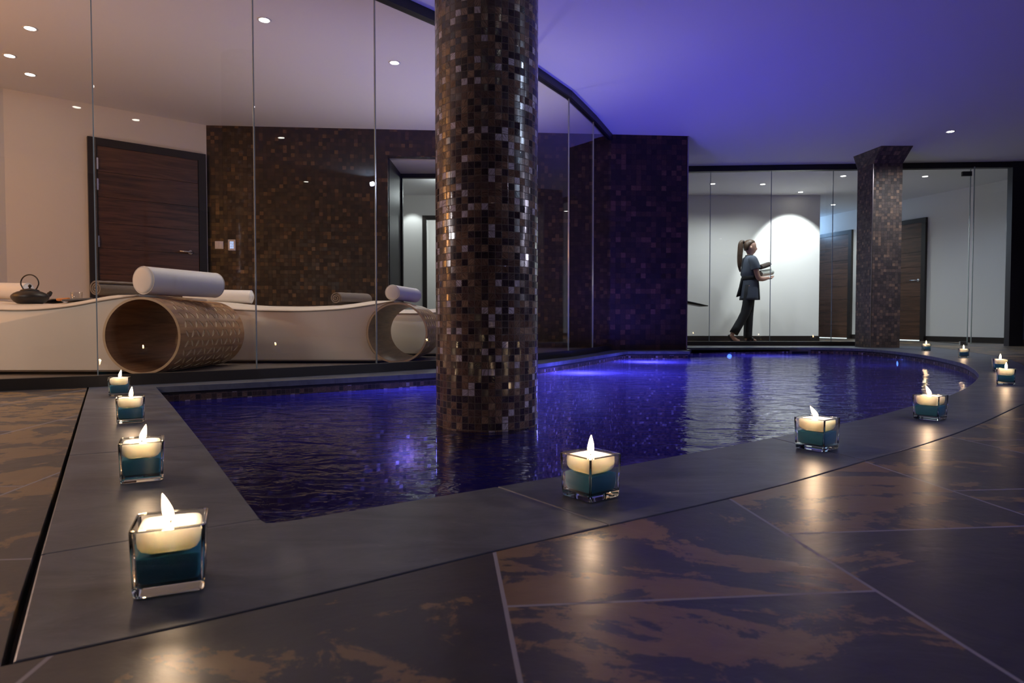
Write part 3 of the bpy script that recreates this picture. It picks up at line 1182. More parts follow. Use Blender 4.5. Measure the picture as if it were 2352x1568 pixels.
g1 = 'downlights over the relaxation room'
pl(607, 46, 'large round downlight in the ceiling between the second and third glass seams', g1, power=36, color=(1.0, 0.85, 0.7), spot=130)
pl(906, 144, 'round downlight in the violet ceiling just left of the round pillar', g1, power=36, color=(1.0, 0.88, 0.78), spot=130)
pl(69, 65, 'uppermost round downlight in the orange ceiling at top left', g1, power=2.2, color=(1.0, 0.6, 0.32))
pl(22, 128, 'round downlight nearest the left photo edge in the orange ceiling', g1, power=2.2, color=(1.0, 0.6, 0.32))
pl(69, 171, 'round downlight low in the orange ceiling, directly below the uppermost one', g1, power=2.2, color=(1.0, 0.6, 0.32))
g2 = 'corridor downlights'
ck = dict(power=42, color=COOL, spot=150, blend=0.9)
pl(1637, 422, 'corridor downlight next to the leftmost glass seam right of the purple mosaic wall', g2, **ck)
pl(1752, 423, 'corridor downlight above and right of the walking woman', g2, **ck)
pl(1839, 441, 'corridor downlight close to the white wall, above its bright arch of light', g2, power=0)
light('SPOT', (4.58, 10.12, ZC - 0.02), 85, COOL, 0.02, 70, 0.35, aim=(4.62, 10.9, 1.30))
pl(1937, 404, 'corridor downlight just left of the square pillar', g2, **ck)
pl(1914, 470, 'corridor downlight in front of the left wooden door behind glass', g2, **ck)
pl(2125, 405, 'corridor downlight right of the square pillar', g2, power=22, color=(0.62, 0.76, 1.0), spot=150)
pl(2183, 302, 'bluish downlight alone in the pool ceiling at upper right', 'pool ceiling downlights', power=55, color=(0.88, 0.92, 1.0), spot=130, aim=(4.7, 7.9, 0))
pl(994, 380, 'small downlight seen through the opening in the mosaic wall', g2, power=6, color=COOL)
DLs = []
# lamps of the pool hall behind the viewpoint; only their mirror images show in the panes
segs = {0: (GL[2], GL[3]), 1: (GL[3], GL[4]), 2: (GL[4], GL[5])}
for (px, py, s) in [(176, 246, 0), (312, 275, 1), (646, 316, 2), (703, 417, 2)]:
    x, y = mirror_pt(px, py, segs[s])
    DLs.append((x, y))
    print('MIRROR LAMP', px, py, round(x, 2), round(y, 2))
    if -5.9 < x < 7.9 and -3 < y < 8:
        put_light(x, y, 'round downlight of the pool ceiling, seen only as a reflection in the curved glass', 'pool ceiling downlights reflected in the glass', power=0)
# assumed lights without fixtures in the side room at the far left end of the corridor and in the deep corridor
light('POINT', (-0.9, 11.9, 2.1), 8, COOL, 0.1)
light('POINT', (5.55, 13.3, 2.15), 12, (0.35, 0.6, 1.0), 0.05)
light('SPOT', (-1.65, 10.62, ZC - 0.02), 14, COOL, 0.03, 82, 0.3, aim=(-1.65, 10.75, 0))
light('POINT', (-0.9, 9.6, ZC - 0.25), 5, COOL, 0.05)


# ------------------------------------------------------------------ candles in glass cubes
def rsq(h, r, z, n=5, bend=0.0):
    """rounded square ring of half width h, corner radius r at height z"""
    pts = []
    for q in range(4):
        cx = (h - r) * (1 if q in (0, 3) else -1)
        cy = (h - r) * (1 if q in (0, 1) else -1)
        for k in range(n + 1):
            a = PI / 2 * q + PI / 2 * k / n
            pts.append(Vector((cx + r * math.cos(a), cy + r * math.sin(a), z)))
    return pts


HC = 0.079


def candle_proto():
    e = empty('candle_holder', (0, 0, 0))
    ht, hb = 0.0405, 0.0378
    w = 0.0042
    zb = 0.013

    def hw(z):
        return hb + (ht - hb) * z / HC
    bm = bmesh.new()
    rings = [rsq(hw(zb) - 0.0001, 0.008, zb + 0.0004), rsq(hw(0.03), 0.008, 0.03), rsq(hw(HC - 0.001), 0.007, HC - 0.001),
             rsq(hw(HC) - w, 0.005, HC - 0.001), rsq(hw(0.03) - w, 0.005, 0.03), rsq(hw(zb) - w, 0.006, zb + 0.0008)]
    ringmesh(bm, rings, cap=False)
    cup = build('glass_cup', bm, M['cup'], e, True)
    cup.data.set_sharp_from_angle(angle=math.radians(60))
    bm = bmesh.new()
    hwt = hw(HC)
    rings = [rsq(hwt, 0.007, HC - 0.0008), rsq(hwt - 0.0004, 0.007, HC + 0.0010), rsq(hwt - w + 0.0004, 0.004, HC + 0.0010), rsq(hwt - w, 0.004, HC - 0.0008)]
    vs_ = [[bm.verts.new(p) for p in q] for q in rings]
    for a_, b_ in ((0, 1), (1, 2), (2, 3), (3, 0)):
        for i_ in range(len(vs_[0])):
            j_ = (i_ + 1) % len(vs_[0])
            bm.faces.new((vs_[a_][i_], vs_[a_][j_], vs_[b_][j_], vs_[b_][i_]))
    for sx in (-1, 1):
        for sy in (-1, 1):
            q0, q1 = hw(zb) - 0.0028, hwt - 0.0028
            tube(bm, [(sx * q0, sy * q0, zb + 0.001), (sx * q1, sy * q1, HC - 0.0009)], 0.0021, 8)
    build('glass_rim', bm, M['thick'], cup, True)
    bm = bmesh.new()
    rings = [rsq(hb - 0.004, 0.004, 0.0), rsq(hb - 0.001, 0.006, 0.0015), rsq(hb, 0.006, 0.004), rsq(hw(zb), 0.004, zb)]
    ringmesh(bm, rings)
    build('glass_base', bm, M['thick'], e, False)
    # sand with an uneven surface
    bm = bmesh.new()
    hs = lambda z: hw(z) - w - 0.0012
    n = 14
    rings = [rsq(hs(zb) - 0.002, 0.006, zb + 0.0015), rsq(hs(zb) - 0.0004, 0.006, zb + 0.004), rsq(hs(0.025), 0.004, 0.025)]
    edge = rsq(hs(0.0475), 0.004, 0.0475)
    for p in edge:
        p.z += 0.0028 * math.sin(p.x * 95 + 0.6) + 0.0022 * math.cos(p.y * 120)
    rings.append(edge)
    for s_, dz in ((0.93, 0.001), (0.6, -0.001), (0.15, -0.002)):
        rings.append([Vector((p.x * s_, p.y * s_, 0.0475 + (p.z - 0.0475) * s_ + dz)) for p in edge])
    ringmesh(bm, rings)
    build('sand', bm, M['sand'], e, True)['label'] = 'teal blue sand'
    # wax
    bm = bmesh.new()
    prof = [(0.014, 0.0465), (0.024, 0.0470), (0.0300, 0.0510), (0.0332, 0.057), (0.0340, 0.066), (0.0336, 0.0735), (0.0315, 0.0765), (0.027, 0.0775), (0.012, 0.0765), (0.003, 0.0755)]
    rings = [rsq(h, h * 0.30, z, 6) for h, z in prof]
    ringmesh(bm, rings)
    wx = build('candle', bm, M['wax'], e, True)
    bm = bmesh.new()
    tube(bm, [(0, 0, 0.073), (0.0005, 0, 0.081), (0.002, 0, 0.085)], 0.0009, 8)
    build('wick', bm, M['black'], wx, True)
    # flame, leans in local x
    bm = bmesh.new()
    H = 0.034
    rings = []
    for k in range(13):
        t = k / 12
        r = 0.0062 * (math.sin(PI * min(1, t ** 0.62)) ** 0.8) * (1 - 0.25 * t) + 0.0002
        rings.append([Vector((r * math.cos(a) + 0.0 * t, r * math.sin(a), t * H)) for a in [2 * PI * i / 16 for i in range(16)]])
    ringmesh(bm, rings)
    fl = build('flame', bm, M['flame'], wx, True)
    fl.location = (0, 0, 0.0785)
    return e


CP = candle_proto()
gl_ = 'glass cube candles around the pool'
CAND = [
    # x px, y px of the base centre, rotation, lean of flame, label
    (394, 1341, 23, -16, 'nearest and largest lit glass cube candle, on the front left coping corner'),
    (327, 1099, 28, 16, 'lit glass cube candle with blue sand, second from the near corner on the left coping'),
    (301, 968, 28, 8, 'lit glass cube candle third from the near corner on the left coping'),
    (275, 908, 26, 14, 'farthest and smallest lit glass cube candle on the left coping beside the dark plinth'),
    (1356, 1139, 38, 2, 'lit glass cube candle at the centre of the front coping with an upright flame'),
    (1876, 1030, 38, -32, 'lit glass cube candle on the front coping right of centre, flame blown to the left'),
    (2136, 962, 38, -26, 'lit glass cube candle on the coping below the curved right end of the pool'),
    (2310, 882, -38, 0, 'blurred lit glass cube candle on the right coping, nearer of the overlapping pair'),
    (2297, 852, -30, 0, 'lit candle in dark glass cube half hidden behind another candle at the right edge'),
    (2213, 820.5, -28, 0, 'small lit glass cube candle beyond the curved pool end, before the glass door'),
    (2127, 805.5, -22, 0, 'farthest small lit glass cube candle right of the square pillar'),
]
first = True
for i, (px, py, rz, lean, lab) in enumerate(CAND):
    o = CP if i == 0 else copy_tree(CP)
    p = P(px, py, 0.0)
    o.location = (p.x, p.y, 0.0003)
    o.rotation_euler = (0, 0, math.radians(rz))
    tag(o, lab, 'candle', gl_)
    if i:
        o.scale = (1, 1, 1)
    # lean the flame in world x
    for ch in bpy.data.objects:
        if ch.name.startswith('flame') and ch.parent and ch.parent.parent == o:
            Rz = Matrix.Rotation(-math.radians(rz), 4, 'Z')
            R = Rz @ Matrix.Rotation(math.radians(lean), 4, 'Y')
            ch.rotation_euler = R.to_euler()
    light('POINT', (p.x + 0.018 * math.sin(math.radians(lean)), p.y, 0.102), 0.6, (1.0, 0.72, 0.46), 0.006)


# ------------------------------------------------------------------ loungers
def bezline(pts, n=10):
    return bezier([(x, 0, z) for x, z in pts], n)


def rolled(R, L, n=40):
    pass


def drum(parent, cx, y0, L, R, rz=0.0, petals=True):
    """open wooden drum, axis along +y, pierced with leaf shaped holes"""
    th = 0.013
    zc = R
    bm = bmesh.new()
    n = 96
    rings = []
    for (r, y) in [(R, 0.0), (R, L), (R - th, L), (R - th, 0.0), (R, 0.0)]:
        rings.append([Vector((r * math.cos(2 * PI * k / n), y, r * math.sin(2 * PI * k / n))) for k in range(n)])
    vs = [[bm.verts.new(p) for p in r] for r in rings[:4]]
    for a, b in ((0, 1), (1, 2), (2, 3), (3, 0)):
        for i in range(n):
            j = (i + 1) % n
            bm.faces.new((vs[a][i], vs[a][j], vs[b][j], vs[b][i]))
    bmesh.ops.recalc_face_normals(bm, faces=bm.faces[:])
    me = bpy.data.meshes.new('drum')
    bm.to_mesh(me)
    bm.free()
    ob = bpy.data.objects.new('drum', me)
    COL.objects.link(ob)
    bm = bmesh.new()
    nc = 24
    na = 12
    for i in range(nc):
        phi = 2 * PI * i / nc + 0.05
        for j in range(na):
            y = 0.05 + (L - 0.10) * (j + 0.5) / na
            s = 1 if (i + j) % 2 else -1
            outer, inner = [], []
            for k in range(10):
                t = 2 * PI * k / 10
                lx = 0.0275 * math.cos(t)
                ly = 0.0115 * math.sin(t) * (1 - 0.25 * abs(math.cos(t)))
                ang = s * math.radians(48)
                a = lx * math.cos(ang) - ly * math.sin(ang)
                b = lx * math.sin(ang) + ly * math.cos(ang)
                ph = phi + b / R
                outer.append(Vector(((R + 0.01) * math.cos(ph), y + a, (R + 0.01) * math.sin(ph))))
                inner.append(Vector(((R - 0.0035) * math.cos(ph), y + a, (R - 0.0035) * math.sin(ph))))
            ringmesh(bm, [outer, inner])
    bmesh.ops.recalc_face_normals(bm, faces=bm.faces[:])
    mc = bpy.data.meshes.new('cutter')
    bm.to_mesh(mc)
    bm.free()
    oc = bpy.data.objects.new('cutter', mc)
    COL.objects.link(oc)
    md = ob.modifiers.new('cut', 'BOOLEAN')
    md.operation = 'DIFFERENCE'
    md.object = oc
    md.solver = 'EXACT'
    dg = bpy.context.evaluated_depsgraph_get()
    m2 = bpy.data.meshes.new_from_object(ob.evaluated_get(dg))
    bpy.data.objects.remove(ob)
    bpy.data.objects.remove(oc)
    m2.name = 'drum'
    o = bpy.data.objects.new('drum', m2)
    COL.objects.link(o)
    m2.materials.clear()
    m2.materials.append(M['drumwood'])
    m2.materials.append(M['drumedge'])
    for p in m2.polygons:
        c = p.center
        r = math.hypot(c.x, c.z)
        if r < R - 0.001 and r > R - th + 0.001:
            p.material_index = 1
    o.parent = parent
    o.location = (cx, y0, R + ZR + 0.0008)
    o['label'] = 'wooden drum pierced with leaf shaped holes'
    return o


def lounger(name, label, xl, cx, y0, L, R, top, depth):
    e = empty(name, (cx, y0, ZR))
    tag(e, label, 'lounger', 'white loungers with wooden drums')
    dr = drum(e, 0, 0, L, R)
    dr.location = (0, 0, R + 0.0008)
    Rb = R + 0.006
    zc = R
    prof = []
    z0 = 0.012
    a0 = PI + math.acos(max(-1, min(1, 0))) * 0 + math.asin((zc - z0) / Rb)
    prof.append((xl, z0 + 0.03))
    prof.append((xl + 0.03, z0))
    nA = 18
    a1 = PI / 2 + 0.12
    arc = [(Rb * math.cos(a0 + (a1 - a0) * k / nA), zc + Rb * math.sin(a0 + (a1 - a0) * k / nA)) for k in range(nA + 1)]
    prof += arc
    tp = [(x, z) for x, z in top]
    curve = bezier([(arc[-1][0] + 0.004, 0, arc[-1][1] + 0.012)] + [(x, 0, z) for x, z in tp], 6)
    tops = [(p.x, p.z) for p in curve]
    prof += tops
    ntop = len(tops)
    ys = [0.0, 0.012, 0.05, 0.14, depth / 2, depth - 0.14, depth - 0.05, depth - 0.012, depth]
    cr = [0.0, 0.010, 0.020, 0.030, 0.034, 0.030, 0.020, 0.010, 0.0]
    bm = bmesh.new()
    rings = []
    for y, c in zip(ys, cr):
        inset = 0.014 if y in (0.0, depth) else (0.004 if y in (0.012, depth - 0.012) else 0)
        r = []
        for k, (x, z) in enumerate(prof):
            istop = k >= len(prof) - ntop
            fade = 1.0
            if istop:
                kk = k - (len(prof) - ntop)
                fade = min(1, kk / 6)
                zz = z + c * fade - inset * 0.4
            else:
                zz = z + (inset if z < 0.06 else 0)
            r.append(Vector((x, y + 0.02, zz)))
        rings.append(r)
    ringmesh(bm, rings)
    b = build('upholstered_body', bm, M['leather'], e, True)
    # mark flat: split normals by angle
    try:
        b.data.set_sharp_from_angle(angle=math.radians(50))
    except Exception:
        pass
    bm = bmesh.new()
    tube(bm, [(x, 0.0175, z - 0.006) for x, z in tops], 0.0042, 8)
    build('piping', bm, M['pipe'], b, True)
    return e


R1 = 0.2125
c1 = (-2.02, 3.56)
LG1 = lounger('lounger', 'white curved lounger with pierced wooden drum behind the left glass panes, carrying the teapot', -1.85, c1[0], c1[1], 0.85, R1,
              [(-0.22, 0.413), (-0.40, 0.381), (-0.60, 0.362), (-0.80, 0.362), (-1.10, 0.380), (-1.45, 0.41), (-1.80, 0.40)], 0.80)
LG3 = lounger('lounger', 'white lounger standing farther back, glimpsed through the open right wooden drum', -1.75, -0.14, 5.50, 0.80, R1,
              [(-0.22, 0.411), (-0.40, 0.384), (-0.62, 0.368), (-0.85, 0.368), (-1.10, 0.375), (-1.40, 0.39), (-1.70, 0.39)], 0.78)
c2 = (-0.800, 4.54)
LG2 = lounger('lounger', 'white curved lounger whose wooden drum is partly hidden by the round pillar', -1.85, c2[0], c2[1], 0.85, R1,
              [(-0.20, 0.411), (-0.38, 0.386), (-0.62, 0.372), (-0.85, 0.372), (-1.10, 0.380), (-1.45, 0.41), (-1.80, 0.40)], 0.80)


def cyl_between(name, a, b, r, mat, rnd=0.02, n=40, seam=True):
    a, b = Vector(a), Vector(b)
    L = (b - a).length
    bm = bmesh.new()
    rr = min(rnd, r * 0.5)
    prof = [(0.0015, 0.0), (r * 0.5, 0.0005), (r - rr, 0.003)]
    for k in range(1, 7):
        t = PI / 2 * k / 6
        prof.append((r - rr + rr * math.sin(t), 0.003 + rr * (1 - math.cos(t))))
    q = [(x, L - z) for x, z in reversed(prof)]
    lathe(bm, prof + q, n)
    o = build(name, bm, mat, None, True)
    o.location = a
    o.rotation_euler = (b - a).to_track_quat('Z', 'X').to_euler()
    if seam:
        for z in (rr * 0.6, L - rr * 0.6):
            bm = bmesh.new()
            ring = [(r * 0.985 * math.cos(t), r * 0.985 * math.sin(t), z) for t in [2 * PI * k / 40 for k in range(41)]]
            tube(bm, ring, 0.0022, 6)
            build('seam', bm, mat, o, True)
    return o


zt = ZR + 2 * R1
tag(cyl_between('bolster', (-2.054, 3.63, zt + 0.080), (-1.88, 4.16, zt + 0.080), 0.078, M['leather2'], 0.022),
    'large white bolster lying on top of the left wooden drum', 'bolster', 'white bolsters')
tag(cyl_between('bolster', (-0.846, 4.62, zt + 0.056), (-0.765, 5.15, zt + 0.056), 0.054, M['leather2'], 0.014),
    'small white bolster on the right wooden drum beside the round pillar', 'bolster', 'white bolsters')
tag(cyl_between('bolster', (-2.50, 4.98, 0.496), (-1.985, 5.02, 0.486), 0.050, M['leather2'], 0.03),
    'white bolster behind the large one, beside the second glass seam from the left', 'bolster', 'white bolsters')
tag(cyl_between('bolster', (-3.62, 4.20, 0.500), (-3.06, 4.16, 0.490), 0.052, M['leather2'], 0.03),
    'white bolster at the left photo edge behind the iron teapot', 'bolster', 'white bolsters')


# rolled towels: spiral cross section
def towel_roll(name, a, b, r, mat, turns=3.2, squash=0.85, phase=0.0):
    a, b = Vector(a), Vector(b)
    L = (b - a).length
    bm = bmesh.new()
    n = int(turns * 26)
    th = r / (turns + 0.6) * 0.74
    outer, inner = [], []
    for k in range(n + 1):
        t = k / n
        ang = phase + t * turns * 2 * PI
        rr = r * (0.10 + 0.90 * t)
        wob = 1 + 0.03 * math.sin(ang * 1.7)
        outer.append((rr * wob * math.cos(ang), rr * wob * math.sin(ang) * squash))
        ri = rr - th
        inner.append((ri * wob * math.cos(ang), ri * wob * math.sin(ang) * squash))
    sec = outer + inner[::-1]
    secs = []
    m = 14
    for q in range(m + 1):
        z = L * q / m
        sc = 1 + 0.018 * math.sin(q * 2.1 + phase)
        if q in (0, m):
            sc *= 0.965
        secs.append([Vector((x * sc, y * sc, z)) for x, y in sec])
    vs = [[bm.verts.new(p) for p in s] for s in secs]
    N_ = len(sec)
    for s0, s1 in zip(vs[:-1], vs[1:]):
        for i in range(N_):
            j = (i + 1) % N_
            bm.faces.new((s0[i], s0[j], s1[j], s1[i]))
    for s_ in (vs[0], vs[-1]):
        for i in range(n):
            bm.faces.new((s_[i], s_[i + 1], s_[N_ - 2 - i], s_[N_ - 1 - i]))
    o = build(name, bm, mat, None, True)
    try:
        o.data.set_sharp_from_angle(angle=math.radians(40))
    except Exception:
        pass
    o.location = a
    # local z along axis, local y up
    zax = (b - a).normalized()
    yax = Vector((0, 0, 1))
    xax = yax.cross(zax).normalized()
    yax = zax.cross(xax)
    o.matrix_world = Matrix.Translation(a) @ Matrix((xax, yax, zax)).transposed().to_4x4()
    return o


tag(towel_roll('rolled_towel', (-2.38, 3.74, 0.490), (-2.23, 4.08, 0.494), 0.056, M['towel'], phase=1.0),
    'rolled grey towel at the left between the glass jar and the large bolster', 'towel', 'rolled grey towels')
tag(towel_roll('rolled_towel', (-1.26, 4.68, 0.490), (-1.11, 4.99, 0.494), 0.056, M['towel'], phase=2.4),
    'rolled grey towel on the right lounger, left of the small bolster', 'towel', 'rolled grey towels')

# teapot
tp = empty('teapot', (-2.80, 3.80, 0.4165))
tag(tp, 'black cast iron teapot with hoop handle on the left white lounger', 'teapot')
bm = bmesh.new()
lathe(bm, [(0.056, 0.0), (0.062, 0.001), (0.078, 0.012), (0.090, 0.028), (0.093, 0.038), (0.090, 0.048), (0.078, 0.060), (0.060, 0.069), (0.047, 0.073), (0.042, 0.074)], 44)
build('pot_body', bm, M['iron'], tp, True)
bm = bmesh.new()
tube(bm, bezier([(0.070, 0, 0.038), (0.095, 0, 0.050), (0.108, 0, 0.066), (0.114, 0, 0.072)], 4), [0.017] * 4 + [0.013] * 4 + [0.010] * 4 + [0.009], 12)
build('spout', bm, M['iron'], tp, True).rotation_euler = (0, 0, math.radians(62))
bm = bmesh.new()
lathe(bm, [(0.046, 0.073), (0.047, 0.0765), (0.036, 0.083), (0.014, 0.087), (0.005, 0.089), (0.005, 0.094), (0.009, 0.100), (0.008, 0.107), (0.003, 0.112)], 32)
build('lid', bm, M['iron'], tp, True)
bm = bmesh.new()
hp = [(0.052 * math.cos(t) * (1.0 if math.sin(t) > -0.2 else 0.95), 0, 0.118 + 0.050 * math.sin(t)) for t in [math.radians(a) for a in range(-52, 233, 9)]]
tube(bm, hp, 0.0036, 10)
build('hoop_handle', bm, M['iron'], tp, True)

# open magazine, leaflet, orange case, glass jar
mg = empty('magazine', (-2.70, 4.04, 0.416), 0.1)
tag(mg, 'open magazine lying right behind the black teapot', 'magazine')
for s in (-1, 1):
    bm = bmesh.new()
    rings = []
    for k in range(9):
        t = k / 8
        x = s * (0.004 + 0.15 * t)
        z = 0.022 * math.sin(PI * min(1, t * 1.15)) + 0.003
        rings.append([Vector((x, -0.10, z)), Vector((x, 0.10, z)), Vector((x, 0.10, z + 0.004)), Vector((x, -0.10, z + 0.004))])
    ringmesh(bm, rings)
    build('page_stack', bm, M['paper'], mg)
    bm = bmesh.new()
    box(bm, (s * 0.079, 0, 0.0012), (0.15, 0.205, 0.0018))
    build('cover', bm, M['cover'], mg)
bm = bmesh.new()
box(bm, (0, 0, 0.006), (0.14, 0.19, 0.010))
bevel(bm, 0.002)
o = build('leaflet_pile', bm, M['cover'])
o.location = (-2.45, 3.72, 0.412)
o.rotation_euler = (0, math.radians(-5), 0.35)
tag(o, 'low dark stack of leaflets on the left lounger right of the magazine', 'leaflets')
bm = bmesh.new()
box(bm, (0, 0, 0.008), (0.062, 0.03, 0.014))
bevel(bm, 0.005, 3)
o = build('orange_case', bm, M['orange'], None, True)
o.location = (-2.51, 3.66, 0.4235)
o.rotation_euler = (0, math.radians(-5), 0.2)
tag(o, 'small orange case on the leaflets beside the left glass seam', 'case')
bm = bmesh.new()
lathe(bm, [(0.026, 0.0), (0.028, 0.002), (0.030, 0.06), (0.0285, 0.06), (0.0265, 0.004), (0.002, 0.0035)], 28)
o = build('glass_jar', bm, M['cup'], None, True)
o.location = (-2.53, 3.80, 0.432)
tag(o, 'small clear glass jar next to the rolled grey towel at left', 'jar')

# set the small things down on the loungers' tops
from mathutils.bvhtree import BVHTree
bpy.context.view_layer.update()
TREES = []
for L_ in (LG1, LG2, LG3):
    for ch_ in bpy.data.objects:
        if ch_.parent == L_ and ch_.type == 'MESH':
            mw_ = ch_.matrix_world
            TREES.append(BVHTree.FromPolygons([mw_ @ v.co for v in ch_.data.vertices], [list(p.vertices) for p in ch_.data.polygons]))


def top_z(x, y):
    zz = 0
    for t in TREES:
        h = t.ray_cast(Vector((x, y, 1.2)), Vector((0, 0, -1)))
        if h[0] is not None:
            zz = max(zz, h[0].z)
    return zz


for o in [x for x in bpy.data.objects if not x.parent]:
    nm = o.name.split('.')[0]
    if nm in ('bolster', 'rolled_towel', 'teapot', 'magazine', 'leaflet_pile', 'glass_jar', 'orange_case'):
        tree_objs = [o] + [c for c in bpy.data.objects if c.parent == o]
        low = []
        for t_ in tree_objs:
            if t_.type == 'MESH':
                low += [t_.matrix_world @ v.co for v in t_.data.vertices]
        zmin = min(v.z for v in low)
        gap_ = min([v.z - top_z(v.x, v.y) for v in low if v.z < zmin + 0.035 and top_z(v.x, v.y) > 0.2], default=0.0008)
        if nm == 'orange_case':
            gap_ -= 0.013
        if not low or zmin > 0.9:
            continue
        o.location.z -= gap_ - 0.0008

# wall switches on the mosaic wall
for px, lab, disp in ((506, 'white light switch plate, left of the pair on the mosaic wall', False), (534, 'white control panel with lit blue keypad on the mosaic wall', True)):
    x = (px - 1176) / F * 7.05
    y = mosY(x)
    z = CAM_H + (739 - 563.5) * y / F
    e = empty('light_switch' if not disp else 'control_panel', (x, y - 0.0012, z), math.atan(0.077))
    bm = bmesh.new()
    box(bm, (0, -0.005, 0), (0.088 if not disp else 0.078, 0.010, 0.082 if not disp else 0.118))
    bevel(bm, 0.002)
    build('plate', bm, M['switch'], e)
    tag(e, lab, 'switch')
    if disp:
        bm = bmesh.new()
        for r in range(4):
            for c in range(3):
                box(bm, (-0.014 + c * 0.014, -0.0108, 0.03 - r * 0.02), (0.009, 0.0012, 0.013))
        build('keypad', bm, M['keypad'], e)
    else:
        for s in (-1, 1):
            bm = bmesh.new()
            box(bm, (s * 0.018, -0.0115, 0), (0.030, 0.004, 0.055))
            bevel(bm, 0.001)
            build('rocker', bm, M['switch'], e)

# ------------------------------------------------------------------ pool fittings
for k, (px0, px1) in enumerate(((1586, 1611), (1815, 1863))):
    y = 8.12 + 0.03 if k == 0 else 8.175 + 0.02
    x0, x1 = (px0 - 1176) / F * y, (px1 - 1176) / F * y
    xm, w = (x0 + x1) / 2, x1 - x0
    ym = 8.12 + (xm - 2.02) / 1.68 * 0.08 + 0.012
    e = empty('skimmer', (xm, ym, -0.065))
    tag(e, ['steel framed skimmer opening in the pool wall beside the purple mosaic block',
            'steel framed skimmer opening in the far pool wall left of the square pillar'][k], 'skimmer', 'pool skimmers')
    bm = bmesh.new()
    h = 0.085
    fw = 0.028
    box(bm, (0, 0, h / 2 - fw / 2), (w, 0.012, fw))
    box(bm, (0, 0, -h / 2 + fw / 4), (w, 0.012, fw / 2))
    box(bm, (-w / 2 + fw / 2, 0, 0), (fw, 0.011, h))
    box(bm, (w / 2 - fw / 2, 0, 0), (fw, 0.011, h))
    build('steel_frame', bm, M['steel'], e)
    bm = bmesh.new()
    box(bm, (0, 0.003, -0.005), (w - 2 * fw, 0.004, h - 1.2 * fw))
    build('opening', bm, M['black'], e)
LEDS = [((4.115, 6.95), (-1, 0.25), 'bright blue underwater lamp in the right pool wall'),
        ((2.72, 8.165), (0, -1), 'blue underwater lamp in the far pool wall below the woman')]
for (x, y), d, lab in LEDS:
    e = empty('pool_lamp', (x, y, -0.125 if y < 8 else -0.11), math.atan2(d[1], d[0]) + PI / 2)
    tag(e, lab, 'pool lamp', 'underwater pool lamps')
    bm = bmesh.new()
    lathe(bm, [(0.028, 0.0), (0.028, 0.006), (0.002, 0.008)], 24)
    bmesh.ops.rotate(bm, verts=bm.verts[:], cent=(0, 0, 0), matrix=Matrix.Rotation(PI / 2, 3, 'X'))
    build('lens', bm, M['led'], e)
    bm = bmesh.new()
    lathe(bm, [(0.029, 0.0), (0.029, 0.008), (0.037, 0.006), (0.038, 0.0)], 24, cap=False)
    bmesh.ops.rotate(bm, verts=bm.verts[:], cent=(0, 0, 0), matrix=Matrix.Rotation(PI / 2, 3, 'X'))
    build('bezel', bm, M['steel'], e)

# thin cable on the floor by the glass door
bm = bmesh.new()
pts = [P(2123, 779.5, 0.006), P(2122, 781, 0.006), P(2150, 784.5, 0.004), P(2180, 787, 0.004), P(2208, 789, 0.004)]
tube(bm, bezier(pts, 6), 0.004, 8)
tag(build('cable', bm, M['black'], None, True), 'thin black cable on the floor right of the square pillar', 'cable')

# curved dark armrest tip of a chair seen beside the mosaic block
ch = empty('curved_chair', (2.45, 9.75, 0))
tag(ch, 'dark curved chair back peeping out right of the purple mosaic block behind glass', 'chair')
bm = bmesh.new()
arc = []
for k in range(15):
    t = k / 14
    arc.append((-0.62 + 1.03 * t, 0, 0.60 + 0.055 * 0 + 0.06 * math.sin(t * PI * 0.95 + 0.35) - 0.035 * t))
rings = []
for k, p in enumerate(arc):
    t = k / 14
    hh = 0.020 * (1 - 0.85 * t ** 2) + 0.002
    rings.append([Vector((p[0], -0.22, p[2] - hh)), Vector((p[0], 0.22, p[2] - hh)), Vector((p[0], 0.22, p[2] + hh)), Vector((p[0], -0.22, p[2] + hh))])
ringmesh(bm, rings)
build('seat_shell', bm, M['black'], ch, True)
bm = bmesh.new()
tube(bm, [(-0.45, 0, 0.0), (-0.45, 0, 0.60)], 0.03, 14)
lathe(bm, [(0.2, 0.0), (0.2, 0.012), (0.03, 0.02)], 28, (-0.45, 0, 0))
build('pedestal', bm, M['chrome'], ch, True)

# ------------------------------------------------------------------ the walking woman
WX, WY = 3.752, 10.30
wo = empty('person', (WX, WY, 0.0))
tag(wo, 'woman with long brown ponytail in blue grey spa uniform walking right and carrying rolled towels', 'person')


def ellring(c, rx, ry, n=20, tilt=0.0, shape=None):
    out = []
    for k in range(n):
        a = 2 * PI * k / n
        x, y = rx * math.cos(a), ry * math.sin(a)
        out.append(Vector((c[0] + x * math.cos(tilt), c[1] + y, c[2] + x * math.sin(tilt))))
    return out


